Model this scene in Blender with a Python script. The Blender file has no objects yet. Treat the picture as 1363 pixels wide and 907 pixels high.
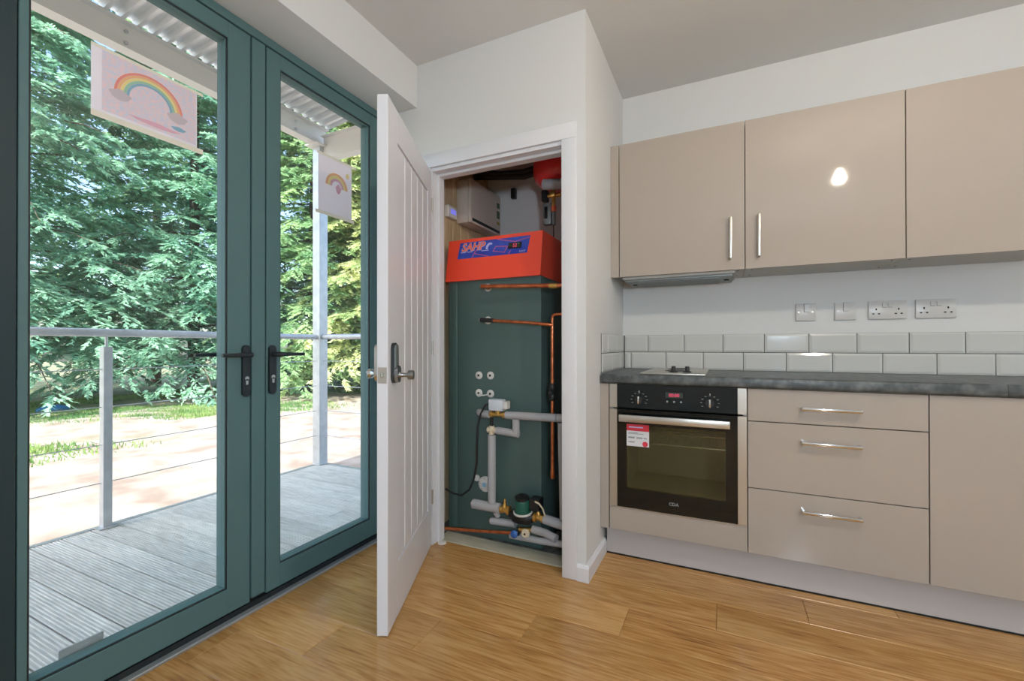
import bpy, bmesh, math, random
import numpy as np
from mathutils import Vector, Matrix

scene = bpy.context.scene
COL = scene.collection
R = math.radians

# ------------------------------------------------------------------ camera
FPX, CYPX = 588.3742, 457.9408
YAW, PITCH, ROLL, CZ = R(25.6206), R(0.2257), R(-0.0588), 1.0487
fw = Vector((-math.sin(YAW) * math.cos(PITCH), math.cos(YAW) * math.cos(PITCH), math.sin(PITCH)))
rt = Vector((math.cos(YAW), math.sin(YAW), 0))
up = rt.cross(fw)
r2 = rt * math.cos(ROLL) + up * math.sin(ROLL)
u2 = up * math.cos(ROLL) - rt * math.sin(ROLL)
cam_d = bpy.data.cameras.new('camera')
cam = bpy.data.objects.new('camera', cam_d)
COL.objects.link(cam)
m = Matrix((r2, u2, -fw)).transposed().to_4x4()
m.translation = Vector((0, 0, CZ))
cam.matrix_world = m
cam_d.sensor_fit = 'HORIZONTAL'
cam_d.sensor_width = 36
cam_d.lens = 36 * FPX / 1363
cam_d.shift_y = (CYPX - 453.5) / 1363
cam_d.clip_start = 0.02
cam_d.clip_end = 300
scene.camera = cam

# ------------------------------------------------------------------ world, sun, exposure
world = bpy.data.worlds.new('sky')
scene.world = world
world.use_nodes = True
wn = world.node_tree.nodes
wl = world.node_tree.links
bg = wn['Background']
sky = wn.new('ShaderNodeTexSky')
sky.sky_type = 'NISHITA'
sky.sun_disc = False
sky.sun_elevation = R(50)
sky.sun_rotation = R(180)
sky.air_density = 1.0
sky.dust_density = 2.5
sky.ozone_density = 1.5
wl.new(sky.outputs[0], bg.inputs[0])
bg.inputs[1].default_value = 0.55

sun_d = bpy.data.lights.new('sun', 'SUN')
sun_d.energy = 9.0
sun_d.angle = R(0.6)
sun_d.color = (1.0, 0.95, 0.87)
sun = bpy.data.objects.new('sun', sun_d)
COL.objects.link(sun)
sun_dir = Vector((-0.38, 1.0, -1.1)).normalized()      # sunlight travels this way
sun.rotation_euler = sun_dir.to_track_quat('-Z', 'Y').to_euler()
sun.location = (6, -12, 15)

vs = scene.view_settings
vs.view_transform = 'Standard'
vs.look = 'None'
vs.gamma = 1.0
vs.use_curve_mapping = False
vs.exposure = 0.0

BULB_POWER = 29.5      # pendant bulb (the one mirrored in the cupboard door)
REAR_FILL_POWER = 100.0  # unseen fill light added behind the camera
SIDE_FILL_POWER = 22.0    # unseen fill light added on the far right wall

# ------------------------------------------------------------------ room dimensions (metres)
XL, YC, XC, YK, H = -1.699, 1.917, -0.554, 2.7246, 2.553
XB, HB = -1.4837, 2.3267
YU, YF, YP = 2.394, 2.165, 2.234
XR, YS = 3.0, -3.2
UT, UB, BB, WB, WT = 2.1283, 1.416, 0.1513, 0.8647, 0.910

# ------------------------------------------------------------------ helpers
class MB:
    def __init__(self):
        self.v, self.f = [], []

    def add(self, verts, faces):
        o = len(self.v)
        self.v += [tuple(p) for p in verts]
        self.f += [tuple(o + i for i in f) for f in faces]
        return self

    def box(self, x0, x1, y0, y1, z0, z1, bev=0.0, seg=1):
        x0, x1 = min(x0, x1), max(x0, x1)
        y0, y1 = min(y0, y1), max(y0, y1)
        z0, z1 = min(z0, z1), max(z0, z1)
        if bev <= 0:
            v = [(x, y, z) for x in (x0, x1) for y in (y0, y1) for z in (z0, z1)]
            return self.add(v, [(0, 1, 3, 2), (4, 6, 7, 5), (0, 4, 5, 1), (2, 3, 7, 6), (0, 2, 6, 4), (1, 5, 7, 3)])
        bm = bmesh.new()
        bmesh.ops.create_cube(bm, size=1)
        for q in bm.verts:
            q.co = ((x0 + x1) / 2 + q.co.x * (x1 - x0), (y0 + y1) / 2 + q.co.y * (y1 - y0), (z0 + z1) / 2 + q.co.z * (z1 - z0))
        bev = min(bev, 0.49 * min(x1 - x0, y1 - y0, z1 - z0))
        bmesh.ops.bevel(bm, geom=bm.edges[:], offset=bev, segments=seg, affect='EDGES', profile=0.5)
        self.bm(bm)
        return self

    def bm(self, bm):
        bm.verts.index_update()
        self.add([q.co[:] for q in bm.verts], [[q.index for q in f.verts] for f in bm.faces])
        bm.free()

    def tube(self, pts, r, seg=12, cap=True):
        pts = [Vector(p) for p in pts]
        n = len(pts)
        rs = r if isinstance(r, (list, tuple)) else [r] * n
        tang = []
        for i in range(n):
            a, b = pts[max(i - 1, 0)], pts[min(i + 1, n - 1)]
            tang.append((b - a).normalized())
        t0 = tang[0]
        ref = Vector((0, 0, 1)) if abs(t0.z) < 0.9 else Vector((1, 0, 0))
        u = t0.cross(ref).normalized()
        rings = []
        for i in range(n):
            t = tang[i]
            u = (u - t * u.dot(t)).normalized()
            w = t.cross(u)
            rings.append([pts[i] + (u * math.cos(2 * math.pi * k / seg) + w * math.sin(2 * math.pi * k / seg)) * rs[i] for k in range(seg)])
        v = [p for ring in rings for p in ring]
        f = []
        for i in range(n - 1):
            for k in range(seg):
                a, b = i * seg + k, i * seg + (k + 1) % seg
                f.append((a, b, b + seg, a + seg))
        if cap:
            f.append(tuple(reversed(range(seg))))
            f.append(tuple((n - 1) * seg + k for k in range(seg)))
        return self.add(v, f)

    def cyl(self, p0, p1, r, seg=16, r1=None):
        return self.tube([p0, p1], [r, r if r1 is None else r1], seg)

    def lathe(self, prof, org, axis, seg=20):
        # prof: list of (radius, height along axis)
        a = Vector(axis).normalized()
        ref = Vector((0, 0, 1)) if abs(a.z) < 0.9 else Vector((1, 0, 0))
        u = a.cross(ref).normalized()
        w = a.cross(u)
        o = Vector(org)
        v, f = [], []
        for (rad, h) in prof:
            for k in range(seg):
                t = 2 * math.pi * k / seg
                v.append(o + a * h + (u * math.cos(t) + w * math.sin(t)) * max(rad, 1e-5))
        for i in range(len(prof) - 1):
            for k in range(seg):
                p, q = i * seg + k, i * seg + (k + 1) % seg
                f.append((p, q, q + seg, p + seg))
        f.append(tuple(reversed(range(seg))))
        f.append(tuple((len(prof) - 1) * seg + k for k in range(seg)))
        return self.add(v, f)

    def prism(self, poly, axis, a0, a1):
        # poly: 2D points; axis 'x': (y,z), 'y': (x,z), 'z': (x,y)
        n = len(poly)
        def P(p, a):
            return {'x': (a, p[0], p[1]), 'y': (p[0], a, p[1]), 'z': (p[0], p[1], a)}[axis]
        v = [P(p, a0) for p in poly] + [P(p, a1) for p in poly]
        f = [(i, (i + 1) % n, n + (i + 1) % n, n + i) for i in range(n)]
        f += [tuple(reversed(range(n))), tuple(range(n, 2 * n))]
        return self.add(v, f)

    def xf(self, mat):
        self.v = [tuple(mat @ Vector(p)) for p in self.v]
        return self

    def build(self, name, mat, parent=None, smooth=None, origin=None, local=False):
        vs_ = np.array(self.v, dtype=np.float64)
        if parent is not None:
            org = np.zeros(3) if local else ORG[parent.name]
        elif origin is not None:
            org = np.array(origin, float)
        else:
            mn, mx = vs_.min(0), vs_.max(0)
            org = np.array([(mn[0] + mx[0]) / 2, (mn[1] + mx[1]) / 2, mn[2]])
        me = bpy.data.meshes.new(name)
        me.from_pydata((vs_ - org).tolist(), [], self.f)
        bm = bmesh.new()
        bm.from_mesh(me)
        bmesh.ops.recalc_face_normals(bm, faces=bm.faces[:])
        bm.to_mesh(me)
        bm.free()
        if smooth is not None:
            me.polygons.foreach_set('use_smooth', [True] * len(me.polygons))
            me.set_sharp_from_angle(angle=R(smooth))
        me.materials.append(mat)
        o = bpy.data.objects.new(name, me)
        COL.objects.link(o)
        if parent is not None:
            o.parent = parent
            ORG[o.name] = org
        else:
            o.location = org
            ORG[o.name] = org
        return o

ORG = {}

def thing(name, label, cat, loc, group=None, kind=None, rotz=0.0):
    o = bpy.data.objects.new(name, None)
    o.empty_display_size = 0.1
    COL.objects.link(o)
    o.location = loc
    o.rotation_euler = (0, 0, rotz)
    ORG[o.name] = np.array(loc, float)
    return tag(o, label, cat, group, kind)

def tag(o, label=None, cat=None, group=None, kind=None):
    if label: o['label'] = label
    if cat: o['category'] = cat
    if group: o['group'] = group
    if kind: o['kind'] = kind
    return o

def B(name, mat, parent, *boxes, bev=0.0, seg=1, smooth=None, local=False):
    mb = MB()
    for b in boxes:
        mb.box(*b, bev=bev, seg=seg)
    return mb.build(name, mat, parent, smooth=smooth, local=local)

def share(me, name, loc, parent):
    o = bpy.data.objects.new(name, me)
    COL.objects.link(o)
    o.parent = parent
    o.location = Vector(loc) - Vector(ORG[parent.name])
    return o

def text_mesh(txt, size, mat, name, parent, origin, xdir, updir, extrude=0.0004, align='LEFT', shear=0.0, offset=0.0):
    cu = bpy.data.curves.new('txt', 'FONT')
    cu.body = txt
    cu.size = size
    cu.extrude = extrude
    cu.align_x = align
    cu.shear = shear
    cu.offset = offset
    cu.resolution_u = 3
    ob = bpy.data.objects.new('txt', cu)
    COL.objects.link(ob)
    dg = bpy.context.evaluated_depsgraph_get()
    me = bpy.data.meshes.new_from_object(ob.evaluated_get(dg))
    bpy.data.objects.remove(ob)
    bpy.data.curves.remove(cu)
    xd, ud = Vector(xdir).normalized(), Vector(updir).normalized()
    nd = xd.cross(ud)
    M = Matrix((xd, ud, nd)).transposed().to_4x4()
    M.translation = Vector(origin) - Vector(ORG[parent.name])
    me.transform(M)
    me.name = name
    me.materials.clear()
    me.materials.append(mat)
    o = bpy.data.objects.new(name, me)
    COL.objects.link(o)
    o.parent = parent
    ORG[o.name] = ORG[parent.name]
    return o

# ------------------------------------------------------------------ materials
def srgb(r, g, b):
    def c(x):
        x /= 255
        return x / 12.92 if x <= 0.04045 else ((x + 0.055) / 1.055) ** 2.4
    return (c(r), c(g), c(b), 1)

def mat(name, col, rough=0.5, metal=0.0, spec=0.5, coat=0.0, noise=None, bump=None, emit=None, trans=0.0):
    """noise = (scale, second colour, low, high); bump = (scale, strength)"""
    mt = bpy.data.materials.new(name)
    mt.use_nodes = True
    nt = mt.node_tree
    p = nt.nodes['Principled BSDF']
    p.inputs['Base Color'].default_value = col
    p.inputs['Roughness'].default_value = rough
    p.inputs['Metallic'].default_value = metal
    p.inputs['Specular IOR Level'].default_value = spec
    p.inputs['Coat Weight'].default_value = coat
    p.inputs['Coat Roughness'].default_value = 0.04
    p.inputs['Transmission Weight'].default_value = trans
    tc = nt.nodes.new('ShaderNodeTexCoord')
    if noise:
        n = nt.nodes.new('ShaderNodeTexNoise')
        n.inputs['Scale'].default_value = noise[0]
        n.inputs['Detail'].default_value = 6
        nt.links.new(tc.outputs['Object'], n.inputs['Vector'])
        r = nt.nodes.new('ShaderNodeValToRGB')
        r.color_ramp.elements[0].color = col
        r.color_ramp.elements[1].color = noise[1]
        r.color_ramp.elements[0].position = noise[2]
        r.color_ramp.elements[1].position = noise[3]
        nt.links.new(n.outputs['Fac'], r.inputs['Fac'])
        nt.links.new(r.outputs['Color'], p.inputs['Base Color'])
    if bump:
        n = nt.nodes.new('ShaderNodeTexNoise')
        n.inputs['Scale'].default_value = bump[0]
        n.inputs['Detail'].default_value = 5
        nt.links.new(tc.outputs['Object'], n.inputs['Vector'])
        b = nt.nodes.new('ShaderNodeBump')
        b.inputs['Strength'].default_value = bump[1]
        b.inputs['Distance'].default_value = 0.01
        nt.links.new(n.outputs['Fac'], b.inputs['Height'])
        nt.links.new(b.outputs['Normal'], p.inputs['Normal'])
    if emit:
        p.inputs['Emission Color'].default_value = emit[0]
        p.inputs['Emission Strength'].default_value = emit[1]
    return mt

def wood_mat(name, cols, along='x', scale=1.0, rough=0.35, bump=0.08, spread=0.25, grain=1.0):
    """plank wood; grain runs along the local axis; every object gets its own stretch of it"""
    mt = bpy.data.materials.new(name)
    mt.use_nodes = True
    nt = mt.node_tree
    p = nt.nodes['Principled BSDF']
    p.inputs['Roughness'].default_value = rough
    tc = nt.nodes.new('ShaderNodeTexCoord')
    oi = nt.nodes.new('ShaderNodeObjectInfo')
    off = nt.nodes.new('ShaderNodeVectorMath'); off.operation = 'SCALE'
    cmb = nt.nodes.new('ShaderNodeCombineXYZ')
    nt.links.new(oi.outputs['Random'], cmb.inputs[0])
    nt.links.new(oi.outputs['Random'], cmb.inputs[1])
    nt.links.new(oi.outputs['Random'], cmb.inputs[2])
    nt.links.new(cmb.outputs[0], off.inputs[0])
    off.inputs['Scale'].default_value = 57.0
    addv = nt.nodes.new('ShaderNodeVectorMath'); addv.operation = 'ADD'
    nt.links.new(tc.outputs['Object'], addv.inputs[0])
    nt.links.new(off.outputs[0], addv.inputs[1])
    def mapped(a, b):
        mp = nt.nodes.new('ShaderNodeMapping')
        s = {'x': (a, b, b), 'y': (b, a, b), 'z': (b, b, a)}[along]
        mp.inputs['Scale'].default_value = s
        nt.links.new(addv.outputs[0], mp.inputs['Vector'])
        return mp
    m1 = mapped(0.8 * scale, 6.5 * scale)
    n1 = nt.nodes.new('ShaderNodeTexNoise')
    n1.inputs['Scale'].default_value = 1.6
    n1.inputs['Detail'].default_value = 3
    n1.inputs['Distortion'].default_value = 0.8
    nt.links.new(m1.outputs[0], n1.inputs['Vector'])
    mul = nt.nodes.new('ShaderNodeMath'); mul.operation = 'MULTIPLY'; mul.inputs[1].default_value = 13.0
    nt.links.new(n1.outputs['Fac'], mul.inputs[0])
    fr = nt.nodes.new('ShaderNodeMath'); fr.operation = 'PINGPONG'; fr.inputs[1].default_value = 1.0
    nt.links.new(mul.outputs[0], fr.inputs[0])
    m2 = mapped(5.0 * scale, 80.0 * scale)
    n2 = nt.nodes.new('ShaderNodeTexNoise')
    n2.inputs['Scale'].default_value = 1.5
    n2.inputs['Detail'].default_value = 4
    nt.links.new(m2.outputs[0], n2.inputs['Vector'])
    m3 = mapped(0.8 * scale, 2.5 * scale)
    n3 = nt.nodes.new('ShaderNodeTexNoise')
    n3.inputs['Scale'].default_value = 1.3
    nt.links.new(m3.outputs[0], n3.inputs['Vector'])
    mixf = nt.nodes.new('ShaderNodeMath'); mixf.operation = 'MULTIPLY_ADD'
    nt.links.new(fr.outputs[0], mixf.inputs[0]); mixf.inputs[1].default_value = 0.15 * grain
    nt.links.new(n2.outputs['Fac'], mixf.inputs[2])
    mf2 = nt.nodes.new('ShaderNodeMath'); mf2.operation = 'MULTIPLY_ADD'
    nt.links.new(n3.outputs['Fac'], mf2.inputs[0]); mf2.inputs[1].default_value = 0.5
    nt.links.new(mixf.outputs[0], mf2.inputs[2])
    ramp = nt.nodes.new('ShaderNodeValToRGB')
    while len(ramp.color_ramp.elements) < len(cols):
        ramp.color_ramp.elements.new(0.5)
    for e, (pos, c) in zip(ramp.color_ramp.elements, cols):
        e.position = pos; e.color = c
    nt.links.new(mf2.outputs[0], ramp.inputs['Fac'])
    hs = nt.nodes.new('ShaderNodeHueSaturation')
    mr = nt.nodes.new('ShaderNodeMapRange')
    mr.inputs['To Min'].default_value = 1 - spread / 2
    mr.inputs['To Max'].default_value = 1 + spread / 2
    nt.links.new(oi.outputs['Random'], mr.inputs['Value'])
    nt.links.new(mr.outputs[0], hs.inputs['Value'])
    nt.links.new(ramp.outputs['Color'], hs.inputs['Color'])
    nt.links.new(hs.outputs['Color'], p.inputs['Base Color'])
    bp = nt.nodes.new('ShaderNodeBump')
    bp.inputs['Strength'].default_value = bump
    bp.inputs['Distance'].default_value = 0.004
    nt.links.new(mixf.outputs[0], bp.inputs['Height'])
    nt.links.new(bp.outputs['Normal'], p.inputs['Normal'])
    return mt

def glass_mat(name, tint=(1, 1, 1, 1), refl=1.0, ior=1.5, rough=0.0):
    """thin window glass: clear, with the mirror share growing at grazing angles"""
    mt = bpy.data.materials.new(name)
    mt.use_nodes = True
    nt = mt.node_tree
    nt.nodes.remove(nt.nodes['Principled BSDF'])
    out = nt.nodes['Material Output']
    tr = nt.nodes.new('ShaderNodeBsdfTransparent'); tr.inputs[0].default_value = tint
    gl = nt.nodes.new('ShaderNodeBsdfGlossy'); gl.inputs['Roughness'].default_value = rough
    gl.inputs['Color'].default_value = (refl, refl, refl, 1)
    fr = nt.nodes.new('ShaderNodeFresnel')
    ge = nt.nodes.new('ShaderNodeNewGeometry')
    mi = nt.nodes.new('ShaderNodeMix'); mi.data_type = 'FLOAT'      # same share on the way in and out of the thin sheet
    mi.inputs[2].default_value = ior; mi.inputs[3].default_value = 1.0 / ior
    nt.links.new(ge.outputs['Backfacing'], mi.inputs[0])
    nt.links.new(mi.outputs[0], fr.inputs['IOR'])
    mx = nt.nodes.new('ShaderNodeMixShader')
    nt.links.new(fr.outputs[0], mx.inputs[0])
    nt.links.new(tr.outputs[0], mx.inputs[1])
    nt.links.new(gl.outputs[0], mx.inputs[2])
    nt.links.new(mx.outputs[0], out.inputs[0])
    return mt

def leaf_mat(name, c1, c2, transl=0.35, scale=0.9):
    mt = bpy.data.materials.new(name)
    mt.use_nodes = True
    nt = mt.node_tree
    nt.nodes.remove(nt.nodes['Principled BSDF'])
    out = nt.nodes['Material Output']
    tc = nt.nodes.new('ShaderNodeTexCoord')
    n = nt.nodes.new('ShaderNodeTexNoise'); n.inputs['Scale'].default_value = scale; n.inputs['Detail'].default_value = 5
    nt.links.new(tc.outputs['Object'], n.inputs['Vector'])
    r = nt.nodes.new('ShaderNodeValToRGB')
    r.color_ramp.elements[0].color = c1; r.color_ramp.elements[0].position = 0.36
    r.color_ramp.elements[1].color = c2; r.color_ramp.elements[1].position = 0.64
    nt.links.new(n.outputs['Fac'], r.inputs[0])
    d = nt.nodes.new('ShaderNodeBsdfDiffuse')
    t = nt.nodes.new('ShaderNodeBsdfTranslucent')
    nt.links.new(r.outputs[0], d.inputs[0]); nt.links.new(r.outputs[0], t.inputs[0])
    mx = nt.nodes.new('ShaderNodeMixShader'); mx.inputs[0].default_value = transl
    nt.links.new(d.outputs[0], mx.inputs[1]); nt.links.new(t.outputs[0], mx.inputs[2])
    nt.links.new(mx.outputs[0], out.inputs[0])
    return mt

M = {}
M['wall'] = mat('matt_white_wall_paint', (0.69, 0.69, 0.675, 1), 0.8, spec=0.2, bump=(60, 0.03))
M['ceiling'] = mat('matt_white_ceiling_paint', (0.68, 0.675, 0.66, 1), 0.9, spec=0.1)
M['trim'] = mat('white_satin_trim_paint', (0.73, 0.73, 0.75, 1), 0.35)
M['door'] = mat('white_door_paint', (0.74, 0.74, 0.77, 1), 0.38, bump=(140, 0.02))
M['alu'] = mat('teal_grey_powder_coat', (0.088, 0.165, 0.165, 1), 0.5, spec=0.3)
M['alu_deep'] = mat('dark_slate_jamb', (0.020, 0.038, 0.043, 1), 0.5, spec=0.3)
M['alu_dark'] = mat('dark_gasket', (0.012, 0.016, 0.018, 1), 0.6)
M['black_handle'] = mat('black_handle_coat', (0.018, 0.024, 0.027, 1), 0.35)
M['lock_metal'] = mat('dull_grey_lock_metal', (0.30, 0.31, 0.31, 1), 0.3, metal=1)
M['chrome'] = mat('polished_chrome', (0.72, 0.72, 0.70, 1), 0.12, metal=1)
M['steel'] = mat('brushed_steel', (0.62, 0.59, 0.53, 1), 0.32, metal=1, bump=(400, 0.02))
M['galv'] = mat('galvanised_steel', (0.62, 0.64, 0.65, 1), 0.42, metal=0.55, noise=(14, (0.5, 0.52, 0.53, 1), 0.35, 0.7))
M['sheet'] = mat('pale_corrugated_sheet', (0.80, 0.80, 0.79, 1), 0.3, metal=0.15)
M['galv_pale'] = mat('pale_painted_steel', (0.80, 0.78, 0.74, 1), 0.5)
M['strip'] = mat('grey_threshold_aluminium', (0.45, 0.47, 0.48, 1), 0.4, metal=0.6)
M['gloss'] = mat('gloss_greige_laminate', (0.42, 0.365, 0.315, 1), 0.045, spec=0.5)
M['carcass'] = mat('grey_white_carcass', (0.50, 0.50, 0.47, 1), 0.5)
M['plinth'] = mat('greige_plinth_laminate', (0.52, 0.49, 0.48, 1), 0.35)
M['worktop'] = mat('slate_grey_worktop', (0.050, 0.059, 0.060, 1), 0.38, noise=(26, (0.16, 0.175, 0.175, 1), 0.40, 0.74), bump=(90, 0.05))
M['tile'] = mat('glazed_off_white_tile', (0.58, 0.58, 0.55, 1), 0.10, spec=0.5)
M['grout'] = mat('dark_grey_grout', (0.045, 0.045, 0.043, 1), 0.9)
M['black_glass'] = mat('black_glass', (0.004, 0.006, 0.006, 1), 0.05, spec=0.5)
M['oven_inside'] = mat('oven_enamel', (0.34, 0.34, 0.24, 1), 0.4)
M['oven_glass'] = glass_mat('oven_window_glass', (0.70, 0.72, 0.62, 1), 1.0, 1.6)
M['glass'] = glass_mat('window_glass', (0.97, 0.99, 0.99, 1), 1.0, 1.45)
M['red_led'] = mat('red_led_digits', (0.3, 0.01, 0.03, 1), 0.5, emit=((1, 0.12, 0.22, 1), 0.45))
M['grey_print'] = mat('grey_print', (0.28, 0.30, 0.30, 1), 0.6)
M['white_print'] = mat('white_print', (0.75, 0.75, 0.75, 1), 0.6)
M['sticker_red'] = mat('sticker_red', srgb(214, 52, 66), 0.45)
M['sticker_white'] = mat('sticker_white', (0.72, 0.72, 0.74, 1), 0.45)
M['plastic_white'] = mat('white_plastic', (0.74, 0.72, 0.68, 1), 0.35)
M['socket'] = mat('white_socket_plastic', (0.60, 0.585, 0.56, 1), 0.3)
M['hole'] = mat('dark_hole', (0.01, 0.01, 0.01, 1), 0.8)
M['hood_metal'] = mat('grey_hood_metal', (0.24, 0.26, 0.255, 1), 0.4, metal=0.5)
M['green_case'] = mat('dark_green_grey_casing', (0.080, 0.138, 0.126, 1), 0.42)
M['red_case'] = mat('bright_red_casing', srgb(252, 82, 56), 0.35)
M['blue_label'] = mat('blue_label_print', srgb(38, 58, 170), 0.35, noise=(7, srgb(70, 100, 200), 0.4, 0.75))
M['label_line'] = mat('pink_label_line', srgb(196, 96, 140), 0.4)
M['orange_print'] = mat('orange_print', srgb(244, 120, 84), 0.4)
M['label_pale'] = mat('pale_blue_print', srgb(190, 190, 235), 0.4)
M['black_plastic'] = mat('black_plastic', (0.012, 0.012, 0.013, 1), 0.4)
M['copper'] = mat('copper_pipe', srgb(214, 128, 84), 0.28, metal=0.9, noise=(30, srgb(172, 92, 56), 0.4, 0.7))
M['brass'] = mat('brass_fitting', srgb(214, 172, 96), 0.32, metal=0.85)
M['lagging'] = mat('grey_foam_lagging', (0.42, 0.42, 0.43, 1), 0.75, bump=(120, 0.05))
M['lagging_black'] = mat('black_foam_lagging', (0.012, 0.013, 0.014, 1), 0.6)
M['pump_green'] = mat('green_pump_motor', (0.012, 0.10, 0.07, 1), 0.35)
M['vessel_red'] = mat('red_vessel_paint', srgb(244, 66, 66), 0.3)
M['blue_cap'] = mat('blue_valve_cap', srgb(50, 98, 170), 0.4)
M['cream_cap'] = mat('cream_valve_cap', srgb(214, 200, 172), 0.5)
M['box_beige'] = mat('beige_unit_casing', (0.66, 0.58, 0.50, 1), 0.45)
M['screen_blue'] = mat('small_blue_screen', (0.02, 0.02, 0.15, 1), 0.3, emit=((0.25, 0.25, 1, 1), 0.7))
M['display_grey'] = mat('grey_green_display', (0.035, 0.05, 0.046, 1), 0.2)
M['screen_dark'] = mat('dark_screen', (0.01, 0.012, 0.01, 1), 0.15)
M['green_digit'] = mat('green_digit', (0.05, 0.12, 0.04, 1), 0.4)
def paper_mat(name, c1, c2=None, scale=60):
    return leaf_mat(name, c1, c2 or c1, 0.2, scale)
M['paper'] = paper_mat('white_paper', srgb(246, 240, 246))
M['paper_print'] = paper_mat('crayon_pink_scribble', srgb(250, 222, 226), srgb(226, 226, 240), 90)
M['tape'] = paper_mat('cream_tape', srgb(244, 238, 222))
M['cloud'] = paper_mat('crayon_grey_cloud', srgb(214, 200, 206))
for nm, c in (('red', (240, 158, 146)), ('orange', (244, 194, 148)), ('yellow', (246, 228, 160)), ('green', (168, 208, 182)), ('blue', (150, 188, 208)), ('pink', (236, 188, 204))):
    M['cr_' + nm] = paper_mat('crayon_' + nm, srgb(*c))
M['bulb'] = mat('glowing_bulb_glass', (1, 0.9, 0.7, 1), 0.3, emit=((1.0, 0.88, 0.72, 1), 1.0))
M['globe'] = mat('glowing_fill_globe', (1, 1, 1, 1), 0.3, emit=((0.80, 0.89, 1.0, 1), 1.0))
M['globe_cool'] = mat('glowing_cool_fill_globe', (1, 1, 1, 1), 0.3, emit=((0.70, 0.85, 1.0, 1), 1.0))
oak = [(0.43, srgb(98, 60, 30)), (0.58, srgb(160, 112, 61)), (0.76, srgb(182, 134, 76)), (1.0, srgb(200, 156, 98))]
M['oak'] = wood_mat('oak_laminate', oak, 'x', 1.0, 0.20, 0.04, 0.22)
M['deck'] = wood_mat('weathered_deck_wood', [(0.4, srgb(150, 150, 142)), (0.7, srgb(190, 192, 186)), (1.0, srgb(216, 216, 208))], 'x', 1.3, 0.7, 0.1, 0.2, 0.6)
M['pine'] = wood_mat('raw_pine_board', [(0.4, srgb(160, 132, 96)), (0.7, srgb(196, 170, 130)), (1.0, srgb(214, 190, 150))], 'z', 1.3, 0.6, 0.1, 0.15)
M['pale_board'] = wood_mat('grey_stained_board', [(0.35, srgb(120, 120, 104)), (0.62, srgb(178, 174, 152)), (1.0, srgb(204, 198, 176))], 'x', 1.5, 0.6, 0.1, 0.1)

# ================================================================== STRUCTURE
S = 'structure'
# ---- floor with separate laminate planks
PW, PL, Y0 = 0.1885, 1.28, 1.0435
fl = B('floor', M['grout'], None, (XL, XR, YS, YK, -0.12, -0.009))
tag(fl, 'orange brown oak laminate floor laid in long planks', 'floor', kind=S)

def plank_mesh(L, W, T=0.009, ch=0.0018):
    mb = MB()
    x, y = L / 2 - 0.0004, W / 2 - 0.0004
    v = []
    for (dx, dy, z) in ((x, y, 0), (x, y, T - ch), (x - ch, y - ch, T)):
        v += [(-dx, -dy, z), (dx, -dy, z), (dx, dy, z), (-dx, dy, z)]
    f = [(3, 2, 1, 0), (8, 9, 10, 11)]
    for k in (0, 4):
        for i in range(4):
            j = (i + 1) % 4
            f.append((k + i, k + j, k + 4 + j, k + 4 + i))
    me = bpy.data.meshes.new('plank')
    me.from_pydata(v, [], f)
    return me
pm_cache = {}
def plank(x0, x1, y0, y1, parent, mt, z, name='plank', T=0.009):
    key = (round(x1 - x0, 4), round(y1 - y0, 4), mt.name)
    if key not in pm_cache:
        pm_cache[key] = plank_mesh(x1 - x0, y1 - y0, T)
        pm_cache[key].materials.append(mt)
    return share(pm_cache[key], name, ((x0 + x1) / 2, (y0 + y1) / 2, z), parent)

for k in range(-22, 9):
    ya, yb_ = max(Y0 + k * PW, YS), min(Y0 + (k + 1) * PW, YK)
    if yb_ - ya < 0.02: continue
    spans = []                                   # (first x, y0, y1): planks stop at the cupboard and at the plinth
    if yb_ < 1.99: spans = [(XL + 0.028, ya, yb_)]
    elif ya < 2.2: spans = [(XC + 0.001, ya, min(yb_, 2.234))] + ([(1.293, 2.236, yb_)] if yb_ > 2.26 else [])
    else: spans = [(1.293, ya, yb_)]
    for xa, y0, y1 in spans:
        j = -1.292 + 0.316 * k
        j = j - math.floor((j - xa) / PL) * PL
        cuts = [xa] + [c for c in (j + i * PL for i in range(0, 6)) if xa + 0.02 < c < XR - 0.02] + [XR]
        for a, b in zip(cuts, cuts[1:]):
            plank(a, b, y0, y1, fl, M['oak'], -0.009)

# ---- walls and ceiling
wall_back = B('wall_back', M['wall'], None, (-1.80, XR + 0.1, YK, YK + 0.12, -0.12, H))
tag(wall_back, 'cream white kitchen wall with tiled splashback', 'wall', kind=S)
tag(B('wall_right', M['wall'], None, (XR, XR + 0.12, YS - 0.1, YK, -0.12, H)), 'plain white wall at the far right end of the room', 'wall', kind=S)
tag(B('wall_front', M['wall'], None, (-1.80, XR, YS - 0.12, YS, -0.12, H)), 'plain white wall behind the camera', 'wall', kind=S)
tag(B('wall_left', M['wall'], None, (-1.80, XL, YS, 0.355, -0.12, H), (-1.80, XL, 1.935, YK, -0.12, H), (-1.80, XL, 0.355, 1.935, 2.328, H)),
    'white outer wall around the glazed double doors', 'wall', kind=S)
tag(B('ceiling', M['ceiling'], None, (-1.80, XR + 0.12, YS - 0.12, YK + 0.12, H, H + 0.25)), 'smooth white ceiling', 'ceiling', kind=S)
tag(B('ceiling_bulkhead', M['wall'], None, (XL, XB, YS, YC, HB, H)), 'white boxed bulkhead above the glazed doors', 'bulkhead', kind=S)

tag(B('sun_block_upper', M['wall'], None, (-1.80, XR + 0.12, YS - 0.12, YK + 0.12, H + 0.25, 5.4)), 'unseen block added above the room to keep the sun off the deck', 'wall', kind=S)  # added mass that stops sun passing between canopy and roof

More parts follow.
